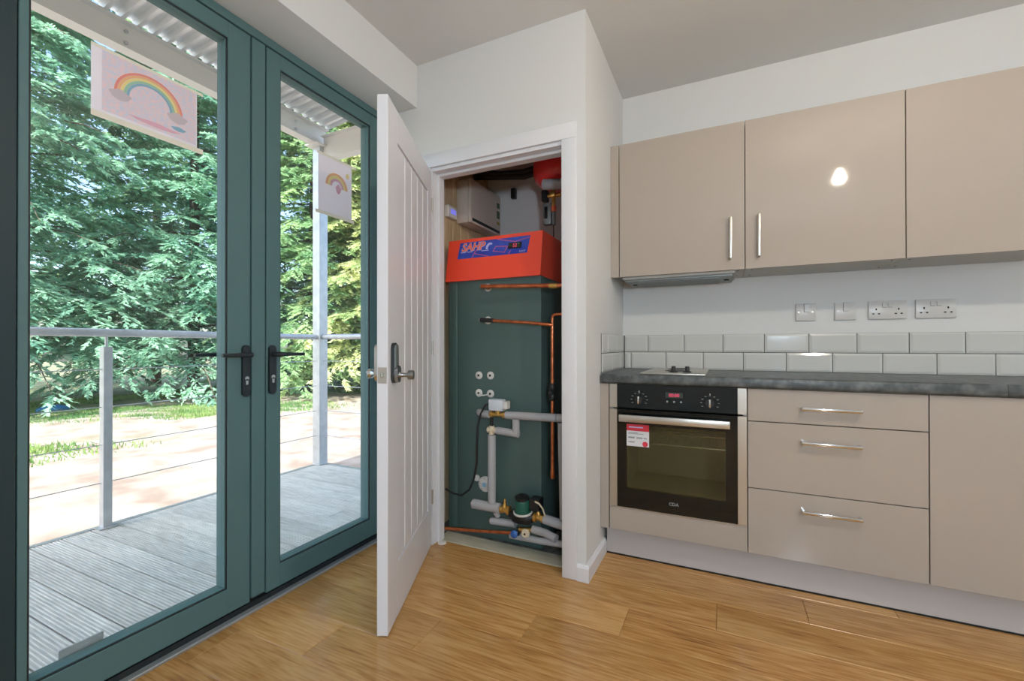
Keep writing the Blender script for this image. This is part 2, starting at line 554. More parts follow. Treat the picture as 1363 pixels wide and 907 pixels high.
# ---- cupboard walls
OX0, OX1, OZ = -1.412, -0.632, 1.99       # rough opening
tag(B('wall_cupboard_front', M['wall'], None, (XL, OX0, YC, YC + 0.1, 0, H), (OX1, XC, YC, YC + 0.1, 0, H), (OX0, OX1, YC, YC + 0.1, OZ, H)),
    'white wall around the open cupboard doorway', 'wall', kind=S)
wall_cs = B('wall_cupboard_side', M['wall'], None, (XC - 0.08, XC, YC + 0.1, YK, -0.009, H))
tag(wall_cs, 'narrow white return wall between the cupboard and kitchen units', 'wall', kind=S)
lin = thing('trim_1', 'white painted door lining and architrave of the cupboard', 'door frame', (-1.02, YC, 0), kind=S)
B('lining', M['trim'], lin, (OX0, -1.384, YC, YC + 0.1, 0, OZ))
B('lining', M['trim'], lin, (-0.657, OX1, YC, YC + 0.1, 0, OZ))
B('lining', M['trim'], lin, (-1.384, -0.657, YC, YC + 0.1, 1.966, OZ))
B('door_stop', M['trim'], lin, (-1.384, -1.370, YC + 0.042, YC + 0.09, 0, 1.966), bev=0.002)
B('door_stop', M['trim'], lin, (-0.671, -0.657, YC + 0.042, YC + 0.09, 0, 1.966), bev=0.002)
B('door_stop', M['trim'], lin, (-1.370, -0.671, YC + 0.042, YC + 0.09, 1.952, 1.966), bev=0.002)
B('architrave', M['trim'], lin, (-0.664, -0.594, YC - 0.015, YC, 0, 1.984), bev=0.004, seg=2, smooth=40)
B('architrave', M['trim'], lin, (-1.447, -1.390, YC - 0.015, YC, 0, 1.984), bev=0.004, seg=2, smooth=40)
B('architrave', M['trim'], lin, (-1.447, -0.594, YC - 0.015, YC, 1.984, 2.056), bev=0.004, seg=2, smooth=40)
mb = MB().prism([(YC - 0.015, 0), (YC, 0), (YC, 0.074), (YC - 0.007, 0.074), (YC - 0.015, 0.060)], 'x', -0.594, XC + 0.015)
tag(mb.build('baseboard_cupboard_front', M['trim']), 'short white skirting board beside the cupboard architrave', 'skirting board', kind=S)
mb = MB().prism([(XC + 0.015, 0), (XC, 0), (XC, 0.074), (XC + 0.007, 0.074), (XC + 0.015, 0.060)], 'y', YC, YP - 0.001)
tag(mb.build('baseboard_cupboard_side', M['trim']), 'white skirting board running from the corner to the kitchen plinth', 'skirting board', kind=S)
for nm, bx_, lb in (('baseboard_right', (XR - 0.015, XR, YS, YK - 0.6, 0, 0.074), 'white skirting along the right end wall'),
                    ('baseboard_front', (XL, XR - 0.015, YS, YS + 0.015, 0, 0.074), 'white skirting along the wall behind the camera')):
    tag(B(nm, M['trim'], None, bx_, bev=0.003), lb, 'skirting board', kind=S)
# cupboard inside: timber boarded left wall, raw floor
cl = B('wall_cupboard_lining', M['alu_dark'], None, (-1.53, -1.508, YC + 0.1, YK, 0, H))
tag(cl, 'raw pine boarded inside wall of the cupboard', 'wall', kind=S)
nb = 8
for i in range(nb):
    y0 = YC + 0.1 + i * (YK - YC - 0.1) / nb
    y1 = y0 + (YK - YC - 0.1) / nb - 0.003
    B('timber_board', M['pine'], cl, (-1.508, -1.494, y0, y1, 0.0, H), bev=0.002)
tag(B('trim_2', M['pale_board'], None, (-1.41, -0.634, 1.9875, 2.098, -0.008, 0.002), bev=0.002), 'pale grey stained timber sill board across the cupboard floor', 'board', kind=S)
tag(B('floor_cupboard', mat('dusty_concrete', (0.10, 0.10, 0.09, 1), 0.9, noise=(20, (0.2, 0.19, 0.17, 1), 0.4, 0.7)), None, (-1.508, -0.634, 2.098, YK, -0.009, -0.001)),
    'bare dusty concrete floor inside the cupboard', 'floor', kind=S)

# ---- tiled splashback: every tile its own piece
def tile_obj(w, h, t, parent, org, xdir, ndir, name='tile'):
    """bevelled metro tile with its lower left back corner at org"""
    b, s = 0.011, 0.0035
    key = ('tile', round(w, 4), round(h, 4), tuple(xdir))
    if key not in pm_cache:
        xd, nd, zd = Vector(xdir), Vector(ndir), Vector((0, 0, 1))
        bb = min(b, w * 0.3)
        v = []
        for (mx, mz, d) in ((0, 0, 0), (0, 0, t - s), (bb, b, t)):
            for (x, z) in ((mx, mz), (w - mx, mz), (w - mx, h - mz), (mx, h - mz)):
                v.append(xd * x + zd * z + nd * d)
        f = [(3, 2, 1, 0), (8, 9, 10, 11)]
        for k in (0, 4):
            for i in range(4):
                j = (i + 1) % 4
                f.append((k + i, k + j, k + 4 + j, k + 4 + i))
        me = bpy.data.meshes.new('tile')
        me.from_pydata([p[:] for p in v], [], f)
        bm = bmesh.new(); bm.from_mesh(me); bmesh.ops.recalc_face_normals(bm, faces=bm.faces[:]); bm.to_mesh(me); bm.free()
        me.materials.append(M['tile'])
        pm_cache[key] = me
    return share(pm_cache[key], name, org, parent)

XE = 1.292                                  # right-hand end of the units
TT = 0.008
B('grout_bed', M['grout'], wall_back, (XC + 0.003, XE, YK - 0.0025, YK, WT, 1.1092))
B('grout_bed', M['grout'], wall_cs, (XC, XC + 0.0025, 2.182, YK, WT, 1.1092))
G = 0.0016
rows = ((WT + 0.0015, 1.0096 - G, -0.5066), (1.0096 + G, 1.1085, -0.4064))
for (z0, z1, t0) in rows:
    xs = [XC + TT + 0.001] + [t0 + 0.2005 * i for i in range(-1, 10) if XC + 0.02 < t0 + 0.2005 * i < XE - 0.01] + [XE]
    for a, b in zip(xs, xs[1:]):
        tile_obj(b - a - 2 * G, z1 - z0, TT, wall_back, (a + G, YK, z0), (1, 0, 0), (0, -1, 0))
for (z0, z1, ys) in ((rows[0][0], rows[0][1], [2.182, 2.40, 2.6, YK]), (rows[1][0], rows[1][1], [2.182, 2.302, 2.5025, YK])):
    for a, b in zip(ys, ys[1:]):
        b2 = min(b, YK - TT)
        tile_obj(b2 - a - 2 * G, z1 - z0, TT, wall_cs, (XC, a + G, z0), (0, 1, 0), (1, 0, 0))

# ================================================================== GLAZED DOUBLE DOORS
LX0, LX1 = XL - 0.07, XL                    # leaf depth
GX0, GX1 = XL - 0.026, XL - 0.020           # pane
fr = thing('trim_3', 'teal grey aluminium outer frame of the glazed double doors', 'door frame', (XL, 1.15, 0), kind=S)
B('jamb', M['alu_deep'], fr, (XL - 0.08, XL + 0.004, 0.357, 0.490, 0, 2.326), bev=0.002)  # left jamb is darker than the rest of the frame
B('jamb', M['alu'], fr, (XL - 0.08, XL + 0.004, 1.880, 1.9165, 0, 2.326), bev=0.002)
B('frame_head', M['alu'], fr, (XL - 0.08, XL + 0.004, 0.49, 1.88, 2.290, 2.326), bev=0.002)
B('threshold', M['alu_dark'], fr, (XL - 0.10, XL - 0.004, 0.49, 1.88, -0.03, 0.024))
B('gap_seal', M['alu_dark'], fr, (XL - 0.06, XL - 0.014, 1.130, 1.208, 0.03, 2.285))
B('floor_strip', M['strip'], fr, (XL - 0.002, XL + 0.027, 0.357, 1.9165, -0.008, 0.007), bev=0.002)

def leaf(name, label, y0, y1, gy0, gy1, plate_y, lever_dir):
    t = thing(name, label, 'glazed door', (XL, (y0 + y1) / 2, 0.03), kind=S)
    gz0, gz1 = 0.125, 2.224
    zt, zb = 2.285, 0.032
    B('stile', M['alu'], t, (LX0, LX1, y0, gy0, zb, zt), bev=0.0015)
    B('stile', M['alu'], t, (LX0, LX1, gy1, y1, zb, zt), bev=0.0015)
    B('rail', M['alu'], t, (LX0, LX1, gy0, gy1, zb, gz0), bev=0.0015)
    B('rail', M['alu'], t, (LX0, LX1, gy0, gy1, gz1, zt), bev=0.0015)
    g = 0.004
    pane = B('pane', M['glass'], t, (GX0, GX1, gy0 + 0.001, gy1 - 0.001, gz0 + 0.001, gz1 - 0.001))
    for b in ((gy0, gy0 + g, gz0, gz1), (gy1 - g, gy1, gz0, gz1), (gy0 + g, gy1 - g, gz0, gz0 + g), (gy0 + g, gy1 - g, gz1 - g, gz1)):
        B('gasket', M['alu_dark'], pane, (XL - 0.009, XL - 0.004, b[0], b[1], b[2], b[3]))
    for b in ((gy0, gy0 + 0.006, gz0, gz1), (gy1 - 0.006, gy1, gz0, gz1), (gy0, gy1, gz0, gz0 + 0.006), (gy0, gy1, gz1 - 0.006, gz1)):
        B('glazing_bead', M['alu'], pane, (GX1, XL - 0.009, b[0], b[1], b[2], b[3]))
    # handles inside and outside
    for side in (1, -1):
        xf = LX1 if side > 0 else LX0
        pts = []
        for k in range(9):
            a = math.pi * k / 8
            pts.append((plate_y + 0.0155 * math.cos(a), 1.036 + 0.0155 * math.sin(a)))
        for k in range(9):
            a = math.pi + math.pi * k / 8
            pts.append((plate_y + 0.0155 * math.cos(a), 0.864 + 0.0155 * math.sin(a)))
        h = MB().prism(pts, 'x', xf, xf + side * 0.011).build('handle', M['black_handle'], t, smooth=30)
        zl = 1.014
        x2 = xf + side * 0.050
        MB().tube([(xf + side * 0.006, plate_y, zl), (xf + side * 0.040, plate_y, zl), (x2, plate_y + lever_dir * 0.008, zl), (x2, plate_y + lever_dir * 0.03, zl), (x2, plate_y + lever_dir * 0.118, zl - 0.001)],
                  [0.010, 0.010, 0.0105, 0.0085, 0.0068], 12).build('lever', M['black_handle'], h, smooth=50)
        lock = MB().cyl((xf + side * 0.0105, plate_y, 0.921), (xf + side * 0.0135, plate_y, 0.921), 0.0085, 14)
        lock.box(xf + side * 0.0105, xf + side * 0.0135, plate_y - 0.0048, plate_y + 0.0048, 0.896, 0.918)
        lock.build('lock_cylinder', M['chrome'], h)
    return t

d1 = leaf('door_1', 'teal grey aluminium glazed door with the larger rainbow drawing, left leaf', 0.493, 1.135, 0.513, 1.047, 1.114, -1)
d2 = leaf('door_2', 'narrower looking right leaf of the teal glazed doors, beside the white door', 1.204, 1.876, 1.267, 1.797, 1.226, 1)
B('cover_strip', M['alu'], d1, (XL - 0.012, XL + 0.005, 1.139, 1.195, 0.045, 2.283), bev=0.0015)
B('restrictor', M['galv'], d1, (LX0 - 0.008, LX0 - 0.002, 0.60, 0.705, 0.118, 0.148), bev=0.001)

# ================================================================== CUPBOARD DOOR (open)
F0 = Vector((-1.087, 1.236, 0)); F1 = Vector((-1.382, 1.905, 0))
dv = (F0 - F1).normalized()
ang = math.atan2(dv.y, dv.x)
DW, DT, DZ0, DZ1 = 0.729, 0.040, 0.007, 1.956
door = thing('door_3', 'white boarded cupboard door standing half open', 'door', (F1.x, F1.y, 0), kind=S, rotz=ang)
# local frame: x from hinge to free edge, y towards the camera side face (+y = left of direction)
# visible face lies at local y = 0, body on the -y side
pan0, pan1, pz0, pz1 = 0.075, 0.605, 0.210, 1.835
nrm = Matrix.Rotation(ang, 3, 'Z') @ Vector((0, 1, 0))
fs = 1 if nrm.x > 0 else -1                 # +1: visible face on +y
def DB(name, mt, parent, x0, x1, d0, d1_, z0, z1, bev=0.0, seg=1, smooth=None):
    """d = depth behind the visible face"""
    return B(name, mt, parent, (x0, x1, -fs * d0, -fs * d1_, z0, z1), bev=bev, seg=seg, smooth=smooth, local=True)
DB('stile', M['door'], door, 0, pan0, 0, DT, DZ0, DZ1, bev=0.002)
DB('stile', M['door'], door, pan1, DW, 0, DT, DZ0, DZ1, bev=0.002)
DB('rail', M['door'], door, pan0, pan1, 0, DT, DZ0, pz0, bev=0.0)
DB('rail', M['door'], door, pan0, pan1, 0, DT, pz1, DZ1, bev=0.0)
pl = DB('panel', M['door'], door, pan0, pan1, 0.010, DT - 0.010, pz0, pz1)
npk = 5
for i in range(npk):
    a = pan0 + 0.005 + i * (pan1 - pan0 - 0.005) / npk
    b = pan0 + (i + 1) * (pan1 - pan0 - 0.005) / npk
    for (p0, p1) in ((0.003, 0.011), (DT - 0.011, DT - 0.003)):
        DB('board', M['door'], pl, a, b, p0, p1, pz0 + 0.005, pz1 - 0.005, bev=0.0035)
# hardware
DB('latch_plate', M['steel'], door, DW - 0.001, DW + 0.0012, 0.004, 0.036, 0.913, 0.971)
DB('latch_bolt', M['chrome'], door, DW, DW + 0.007, 0.014, 0.026, 0.935, 0.952, bev=0.002)
lx = DW - 0.058
def stad(cx, z0, z1, r, n=10):
    return [(cx + r * math.cos(math.pi * k / n), z1 - r + r * math.sin(math.pi * k / n)) for k in range(n + 1)] + \
           [(cx - r * math.cos(math.pi * k / n), z0 + r - r * math.sin(math.pi * k / n)) for k in range(n + 1)]
lk = MB().prism(stad(lx, 0.910, 1.060, 0.0255), 'y', 0, fs * 0.012).build('lock', M['black_handle'], door, smooth=35, local=True)
MB().prism(stad(lx, 0.914, 1.054, 0.017), 'y', fs * 0.012, fs * 0.018).build('lock_cover', M['hood_metal'], lk, smooth=35, local=True)
MB().prism(stad(lx, 0.912, 0.975, 0.022), 'y', fs * 0.012, fs * 0.026).build('lock_body', M['lock_metal'], lk, smooth=35, local=True)
MB().lathe([(0.013, 0.024), (0.011, 0.03), (0.0085, 0.034), (0.0085, 0.056), (0.0165, 0.058), (0.0175, 0.062), (0.0175, 0.076), (0.015, 0.079)], (lx, 0, 0.940), (0, fs, 0), 18).build('knob', M['lock_metal'], lk, smooth=35, local=True)
kp = MB().prism(stad(lx, 0.915, 1.055, 0.023), 'y', -fs * DT, -fs * (DT + 0.022)).build('keypad', M['chrome'], door, smooth=35, local=True)
MB().lathe([(0.012, 0.06), (0.010, 0.07), (0.018, 0.078), (0.019, 0.086), (0.016, 0.094)], (lx, fs * 0.0, 0.945), (0, -fs, 0), 18).build('knob', M['chrome'], kp, smooth=35, local=True)
for q in range(4):
    for s_ in (-1, 1):
        MB().cyl((lx + s_ * 0.009, -fs * (DT + 0.022), 0.975 + q * 0.018), (lx + s_ * 0.009, -fs * (DT + 0.025), 0.975 + q * 0.018), 0.005, 10).build('button', M['chrome'], kp, local=True)
for z in (0.22, 1.0, 1.75):
    MB().cyl((-0.002, fs * 0.004, z), (-0.002, fs * 0.004, z + 0.075), 0.005, 10).build('hinge', M['chrome'], door, local=True)

# ================================================================== KITCHEN
# ---- base units
def handle(parent, x, z, y, vertical, L=0.2):
    """flat D-bar handle standing off a door front at y"""
    mb = MB()
    h = L / 2
    if vertical:
        mb.box(x - 0.0065, x + 0.0065, y - 0.033, y - 0.023, z - h, z + h, bev=0.003, seg=2)
        bar = mb
        posts = [(x, z - h + 0.006), (x, z + h - 0.006)]
        p = MB()
        for (px, pz) in posts:
            p.box(px - 0.006, px + 0.006, y - 0.025, y, pz - 0.006, pz + 0.006, bev=0.002)
    else:
        mb.box(x - h, x + h, y - 0.033, y - 0.023, z - 0.0065, z + 0.0065, bev=0.003, seg=2)
        p = MB()
        for px in (x - h + 0.006, x + h - 0.006):
            p.box(px - 0.006, px + 0.006, y - 0.025, y, z - 0.006, z + 0.006, bev=0.002)
    mb.f += [tuple(i + len(mb.v) for i in f) for f in p.f]
    mb.v += p.v
    return mb.build('handle', M['chrome'] if not vertical else M['steel'], parent, smooth=35)

FT = 0.018
gp = 0.0018
# filler panels
tag(B('filler_panel', M['gloss'], None, (XC + 0.001, -0.5115, YF, YF + FT, BB, WB - 0.003), bev=0.001), 'narrow greige filler strip between return wall and oven', 'panel')
tag(B('filler_panel', M['gloss'], None, (XC + 0.001, -0.5095, YU, YU + FT, UB, UT), bev=0.001), 'narrow greige filler strip left of the wall cupboards', 'panel')

bx0 = [-0.5092, 0.0908, 0.6908]
def carcass(t, x0, x1, y0, y1, z0, z1, back=True):
    th = 0.016
    B('side_panel', M['carcass'], t, (x0, x0 + th, y0, y1, z0, z1))
    B('side_panel', M['carcass'], t, (x1 - th, x1, y0, y1, z0, z1))
    B('bottom_panel', M['carcass'], t, (x0 + th, x1 - th, y0, y1, z0, z0 + th))
    B('top_panel', M['carcass'], t, (x0 + th, x1 - th, y0, y1, z1 - th, z1))
    if back:
        B('back_panel', M['carcass'], t, (x0 + th, x1 - th, y1 - 0.01, y1 - 0.002, z0 + th, z1 - th))

oc = thing('oven_cabinet', 'greige base unit with plain panel housing the built-in oven', 'cabinet', (bx0[0] + 0.3, 2.45, BB))
carcass(oc, bx0[0] + 0.001, bx0[1] - 0.001, YF + FT + 0.002, YK - 0.03, BB, WB - 0.001, back=False)
B('front_panel', M['gloss'], oc, (bx0[0] + gp, bx0[1] - gp, YF, YF + FT, BB + 0.002, 0.264), bev=0.001)

dc = thing('drawer_cabinet', 'greige three-drawer base unit right of the oven', 'cabinet', (bx0[1] + 0.3, 2.45, BB))
carcass(dc, bx0[1] + 0.001, bx0[2] - 0.001, YF + FT + 0.002, YK - 0.03, BB, WB - 0.001)
for (z0, z1, hz) in ((0.7224 + gp, WB - 0.003, 0.7885), (0.4349 + gp, 0.7224 - gp, 0.6485), (BB + 0.002, 0.4349 - gp, 0.3665)):
    dr = B('drawer_front', M['gloss'], dc, (bx0[1] + gp, bx0[2] - gp, YF, YF + FT, z0, z1), bev=0.001)
    handle(dr, 0.3857, hz, YF, False)

cc = thing('door_cabinet', 'greige base unit with one tall plain door at the right edge', 'cabinet', (bx0[2] + 0.3, 2.45, BB))
carcass(cc, bx0[2] + 0.001, bx0[2] + 0.599, YF + FT + 0.002, YK - 0.03, BB, WB - 0.001)
dr = B('cabinet_door', M['gloss'], cc, (bx0[2] + gp, bx0[2] + 0.6 - gp, YF, YF + FT, BB + 0.002, WB - 0.003), bev=0.001)
handle(dr, bx0[2] + 0.54, 0.74, YF, True)

pln = thing('plinth', 'pale greige plinth board under the base units', 'plinth', (0.37, YP, 0))
B('plinth_board', M['plinth'], pln, (XC + 0.016, XE, YP, YP + 0.016, 0.007, BB - 0.002))
B('seal_strip', M['alu_dark'], pln, (XC + 0.016, XE, YP + 0.001, YP + 0.012, 0.0, 0.007))

# ---- worktops
def worktop(x0, x1, label):
    yb, yf = YK - TT - 0.001, YF - 0.020
    r = 0.012
    prof = [(yb, WB), (yb, WT)]
    for k in range(6):
        a = math.pi / 2 + math.pi / 2 * k / 5
        prof.append((yf + r + r * math.cos(a), WT - r + r * math.sin(a)))
    for k in range(6):
        a = math.pi + math.pi / 2 * k / 5
        prof.append((yf + r + r * math.cos(a), WB + r + r * math.sin(a)))
    o = MB().prism(prof, 'x', x0, x1).build('worktop', M['worktop'], None, smooth=40)
    return tag(o, label, 'worktop', 'slate worktop lengths')
worktop(XC + TT + 0.0015, 0.8955, 'long slate grey worktop length with the hob set in it')
worktop(0.8968, XE + 0.008, 'short slate grey worktop length at the right edge')

# ---- wall units
ux0 = [-0.5073, 0.0927, 0.6927]
for i, (hx, lb) in enumerate(((0.030, 'leftmost greige wall cupboard, above the extractor hood'), (0.150, 'middle greige wall cupboard reflecting the light bulb'), (None, 'rightmost greige wall cupboard, cut by the photo edge'))):
    x0 = ux0[i]; x1 = x0 + 0.6
    t = thing('wall_cupboard', lb, 'cupboard', (x0 + 0.3, 2.55, UB), group='gloss greige wall cupboards')
    carcass(t, x0 + 0.001, x1 - 0.001, YU + FT + 0.002, YK - 0.001, UB + 0.003, UT - 0.002)
    d = B('cupboard_door', M['gloss'], t, (x0 + gp, x1 - gp, YU, YU + FT, UB, UT), bev=0.001)
    if hx is not None:
        handle(d, hx, 1.5665, YU, True)
    else:
        handle(d, x1 - 0.057, 1.5665, YU, True)
    for (sx, sy) in ((0.03, 2.46), (0.03, 2.64), (0.57, 2.46), (0.57, 2.64)):
        MB().cyl((x0 + sx, sy, UB + 0.003), (x0 + sx, sy, UB + 0.0015), 0.004, 8).build('screw', M['hole'], t)

# ---- extractor hood under the first wall unit
hd = thing('extractor_hood', 'slim grey metal extractor hood under the left wall cupboard', 'extractor hood', (-0.22, 2.55, 1.388))
B('hood_body', M['carcass'], hd, (-0.497, 0.050, 2.425, 2.700, 1.404, UB + 0.002), bev=0.002)
B('hood_frame', M['hood_metal'], hd, (-0.480, 0.040, 2.435, 2.690, 1.392, 1.404), bev=0.002)
for k in range(16):
    y = 2.452 + k * 0.0142
    B('grille_slat', M['hood_metal'], hd, (-0.42, -0.02, y, y + 0.009, 1.388, 1.3925))
for x in (-0.452, 0.012):
    MB().cyl((x, 2.56, 1.392), (x, 2.56, 1.386), 0.012, 14).build('hood_lamp', M['screen_dark'], hd)

# ---- hob
hb = thing('hob', 'narrow stainless steel domino hob with two dark knobs', 'hob', (-0.21, 2.44, WT))
B('hob_plate', M['steel'], hb, (-0.366, -0.076, 2.185, 2.700, WT, WT + 0.008), bev=0.003, seg=2, smooth=40)
for kx in (-0.222, -0.160):
    MB().lathe([(0.020, 0.007), (0.020, 0.011), (0.013, 0.015), (0.0105, 0.018), (0.0095, 0.036), (0.007, 0.038)], (kx, 2.285, WT), (0, 0, 1), 16).build('knob', M['black_plastic'], hb, smooth=40)
for ky in (2.40, 2.59):
    MB().lathe([(0.055, 0.007), (0.055, 0.010), (0.040, 0.0115), (0.040, 0.0125), (0.010, 0.013)], (-0.221, ky, WT), (0, 0, 1), 24).build('hotplate', M['black_plastic'], hb, smooth=40)

# ---- oven
ov = thing('oven', 'built-in black glass and steel oven with a red and white sticker', 'oven', (-0.209, YF, 0.268))
OX, OXE, OZ0, OZ1 = -0.5065, 0.0885, 0.269, 0.8620
GXL, GXR = -0.4695, 0.0525
yo = YF - 0.004
for (a, b) in ((OX, GXL), (GXR, OXE)):
    B('side_trim', M['steel'], ov, (a, b, yo, YF + 0.02, 0.748, OZ1), bev=0.0008)
    B('side_trim', M['steel'], ov, (a, b, yo, YF + 0.02, OZ0, 0.740), bev=0.0008)
cp = B('control_panel', M['black_glass'], ov, (GXL, GXR, yo, YF + 0.02, 0.748, OZ1))
B('bottom_trim', M['steel'], ov, (OX, OXE, yo - 0.001, YF + 0.02, OZ0 - 0.004, OZ0))
# cavity
cav = B('cavity', M['oven_inside'], ov, (-0.445, 0.027, YF + 0.42, YF + 0.43, 0.33, 0.70), (-0.455, -0.445, YF + 0.03, YF + 0.43, 0.33, 0.70), (0.027, 0.037, YF + 0.03, YF + 0.43, 0.33, 0.70),
        (-0.455, 0.037, YF + 0.03, YF + 0.43, 0.32, 0.33), (-0.455, 0.037, YF + 0.03, YF + 0.43, 0.70, 0.71))
for z in (0.462, 0.575, 0.628):
    mb = MB()
    mb.tube([(-0.44, YF + 0.05, z), (0.022, YF + 0.05, z)], 0.0028, 8)
    mb.tube([(-0.44, YF + 0.40, z), (0.022, YF + 0.40, z)], 0.0028, 8)
    for k in range(13):
        x = -0.43 + k * 0.0365
        mb.tube([(x, YF + 0.05, z), (x, YF + 0.40, z)], 0.0018, 6)
    if z != 0.462:
        mb.build('rack', M['chrome'], ov, smooth=40)
# door: black glass surround with a see-through window
wx0, wx1, wz0, wz1 = -0.425, 0.006, 0.360, 0.667
od = B('oven_door', M['black_glass'], ov, (GXL, wx0, yo, YF + 0.02, 0.269, 0.740), (wx1, GXR, yo, YF + 0.02, 0.269, 0.740), (wx0, wx1, yo, YF + 0.02, 0.269, wz0), (wx0, wx1, yo, YF + 0.02, wz1, 0.740))
B('window_pane', M['oven_glass'], od, (wx0, wx1, yo + 0.0002, yo + 0.004, wz0, wz1))
hn = MB().box(-0.453, 0.023, yo - 0.046, yo - 0.036, 0.687, 0.7205, bev=0.003, seg=2)
hn.box(-0.440, -0.420, yo - 0.037, yo, 0.695, 0.713).box(-0.010, 0.010, yo - 0.037, yo, 0.695, 0.713)
hn.xf(Matrix.Translation((0, 0, 0))).build('door_handle', M['steel'], od, smooth=40)
for kx in (-0.365, -0.057):
    kb = MB().lathe([(0.0185, 0), (0.0185, 0.004), (0.017, 0.006), (0.017, 0.010)], (kx, yo, 0.791), (0, -1, 0), 20).build('knob', M['black_plastic'], cp, smooth=40)
    MB().box(kx - 0.0045, kx + 0.0045, yo - 0.030, yo - 0.009, 0.791 - 0.019, 0.791 + 0.019, bev=0.004, seg=3).build('grip', M['chrome'], kb, smooth=50)
    for q in range(9):
        a = R(-30 + 30 * q - 0)
        px, pz = kx + 0.036 * math.cos(a), 0.791 + 0.032 * math.sin(a)
        B('dial_mark', M['grey_print'], cp, (px - 0.004, px + 0.004, yo - 0.0006, yo, pz - 0.0012, pz + 0.0012))
    B('dial_mark', M['white_print'], cp, (kx - 0.0015, kx + 0.0015, yo - 0.0006, yo, 0.826, 0.833))
dp = B('display', M['display_grey'], cp, (-0.246, -0.170, yo - 0.0008, yo, 0.806, 0.831))
text_mesh('00:00', 0.021, M['red_led'], 'digits', cp, (-0.208, yo - 0.0012, 0.8112), (1, 0, 0), (0, 0, 1), align='CENTER', offset=0.0006)
for q in range(3):
    MB().cyl((-0.238 + q * 0.030, yo - 0.0008, 0.788), (-0.238 + q * 0.030, yo, 0.788), 0.0045, 10).build('touch_mark', M['grey_print'], cp)
text_mesh('CDA', 0.020, M['grey_print'], 'maker_mark', od, (-0.2105, yo - 0.0008, 0.3085), (1, 0, 0), (0, 0, 1), align='CENTER', offset=0.0004)
# sticker
st = tag(B('sticker', M['sticker_white'], None, (-0.424, -0.3195, yo - 0.0008, yo, 0.567, 0.6715)), 'red and white paper sticker on the oven window', 'sticker')
B('header_band', M['sticker_red'], st, (-0.424, -0.3195, yo - 0.0014, yo - 0.0008, 0.640, 0.6715))
for (x0, x1, z) in ((-0.413, -0.347, 0.655),):
    B('print_line', M['label_pale'], st, (x0, x1, yo - 0.0018, yo - 0.0014, z, z + 0.0055))
for (x0, x1, z, h) in ((-0.416, -0.372, 0.630, 0.003), (-0.416, -0.345, 0.625, 0.003), (-0.416, -0.386, 0.604, 0.008), (-0.378, -0.350, 0.604, 0.007), (-0.345, -0.330, 0.604, 0.005), (-0.416, -0.386, 0.584, 0.005)):
    B('print_line', M['grey_print'], st, (x0, x1, yo - 0.0013, yo - 0.0008, z, z + h))
MB().cyl((-0.338, yo - 0.0013, 0.580), (-0.338, yo - 0.0008, 0.580), 0.0125, 24).build('round_mark', M['sticker_red'], st)

# ---- switches and sockets
def faceplate(name, x0, x1, label, kind_, grp):
    z0, z1, t = 1.1755, 1.2635, 0.012
    th = tag(B(name, M['socket'], None, (x0, x1, YK - t, YK, z0, z1), bev=0.0025, seg=2, smooth=40), label, kind_, grp)
    cx, cz_ = (x0 + x1) / 2, (z0 + z1) / 2
    yf = YK - t
    for s_ in (-1, 1):
        off = (x1 - x0) / 2 - (0.013 if kind_ == 'switch' else 0.012)
        MB().cyl((cx + s_ * off, yf - 0.0004, cz_), (cx + s_ * off, yf + 0.002, cz_), 0.0032, 10).build('screw', M['steel'], th)
    if kind_ == 'switch':
        B('shadow_gap', M['hole'], th, (cx - 0.0085, cx + 0.0145, yf - 0.0004, yf + 0.001, cz_ - 0.001, cz_ + 0.0425))
        MB().prism([(yf + 0.002, cz_), (yf - 0.0025, cz_), (yf - 0.001, cz_ + 0.0415), (yf + 0.002, cz_ + 0.0415)], 'x', cx - 0.0065, cx + 0.0145).build('rocker', M['socket'], th)
    else:
        for s_ in (-1, 1):
            kx = cx + s_ * 0.011
            B('shadow_gap', M['hole'], th, (kx - 0.0085, kx + 0.0085, yf - 0.0004, yf + 0.001, cz_ + 0.012, cz_ + 0.034))
            MB().prism([(yf + 0.002, cz_ + 0.0135), (yf - 0.0025, cz_ + 0.0135), (yf - 0.001, cz_ + 0.0345), (yf + 0.002, cz_ + 0.0345)], 'x', kx - 0.0075, kx + 0.0080).build('rocker', M['socket'], th)
            px = cx + s_ * 0.043
            B('pin_hole', M['hole'], th, (px - 0.0028, px + 0.0028, yf - 0.0005, yf + 0.002, cz_ - 0.001, cz_ + 0.0085))
            for q in (-1, 1):
                B('pin_hole', M['hole'], th, (px + q * 0.011 - 0.0042, px + q * 0.011 + 0.0042, yf - 0.0005, yf + 0.002, cz_ - 0.0205, cz_ - 0.0150))
    return th
faceplate('wall_switch', 0.338, 0.424, 'single white switch plate, leftmost on the kitchen wall', 'switch', 'white switch plates above the tiles')
faceplate('wall_switch', 0.504, 0.590, 'single white switch plate next to the double sockets', 'switch', 'white switch plates above the tiles')
faceplate('double_socket', 0.640, 0.786, 'white double socket nearer to the two switches', 'socket', 'white double sockets above the tiles')
faceplate('double_socket', 0.819, 0.965, 'rightmost white double socket on the kitchen wall', 'socket', 'white double sockets above the tiles')

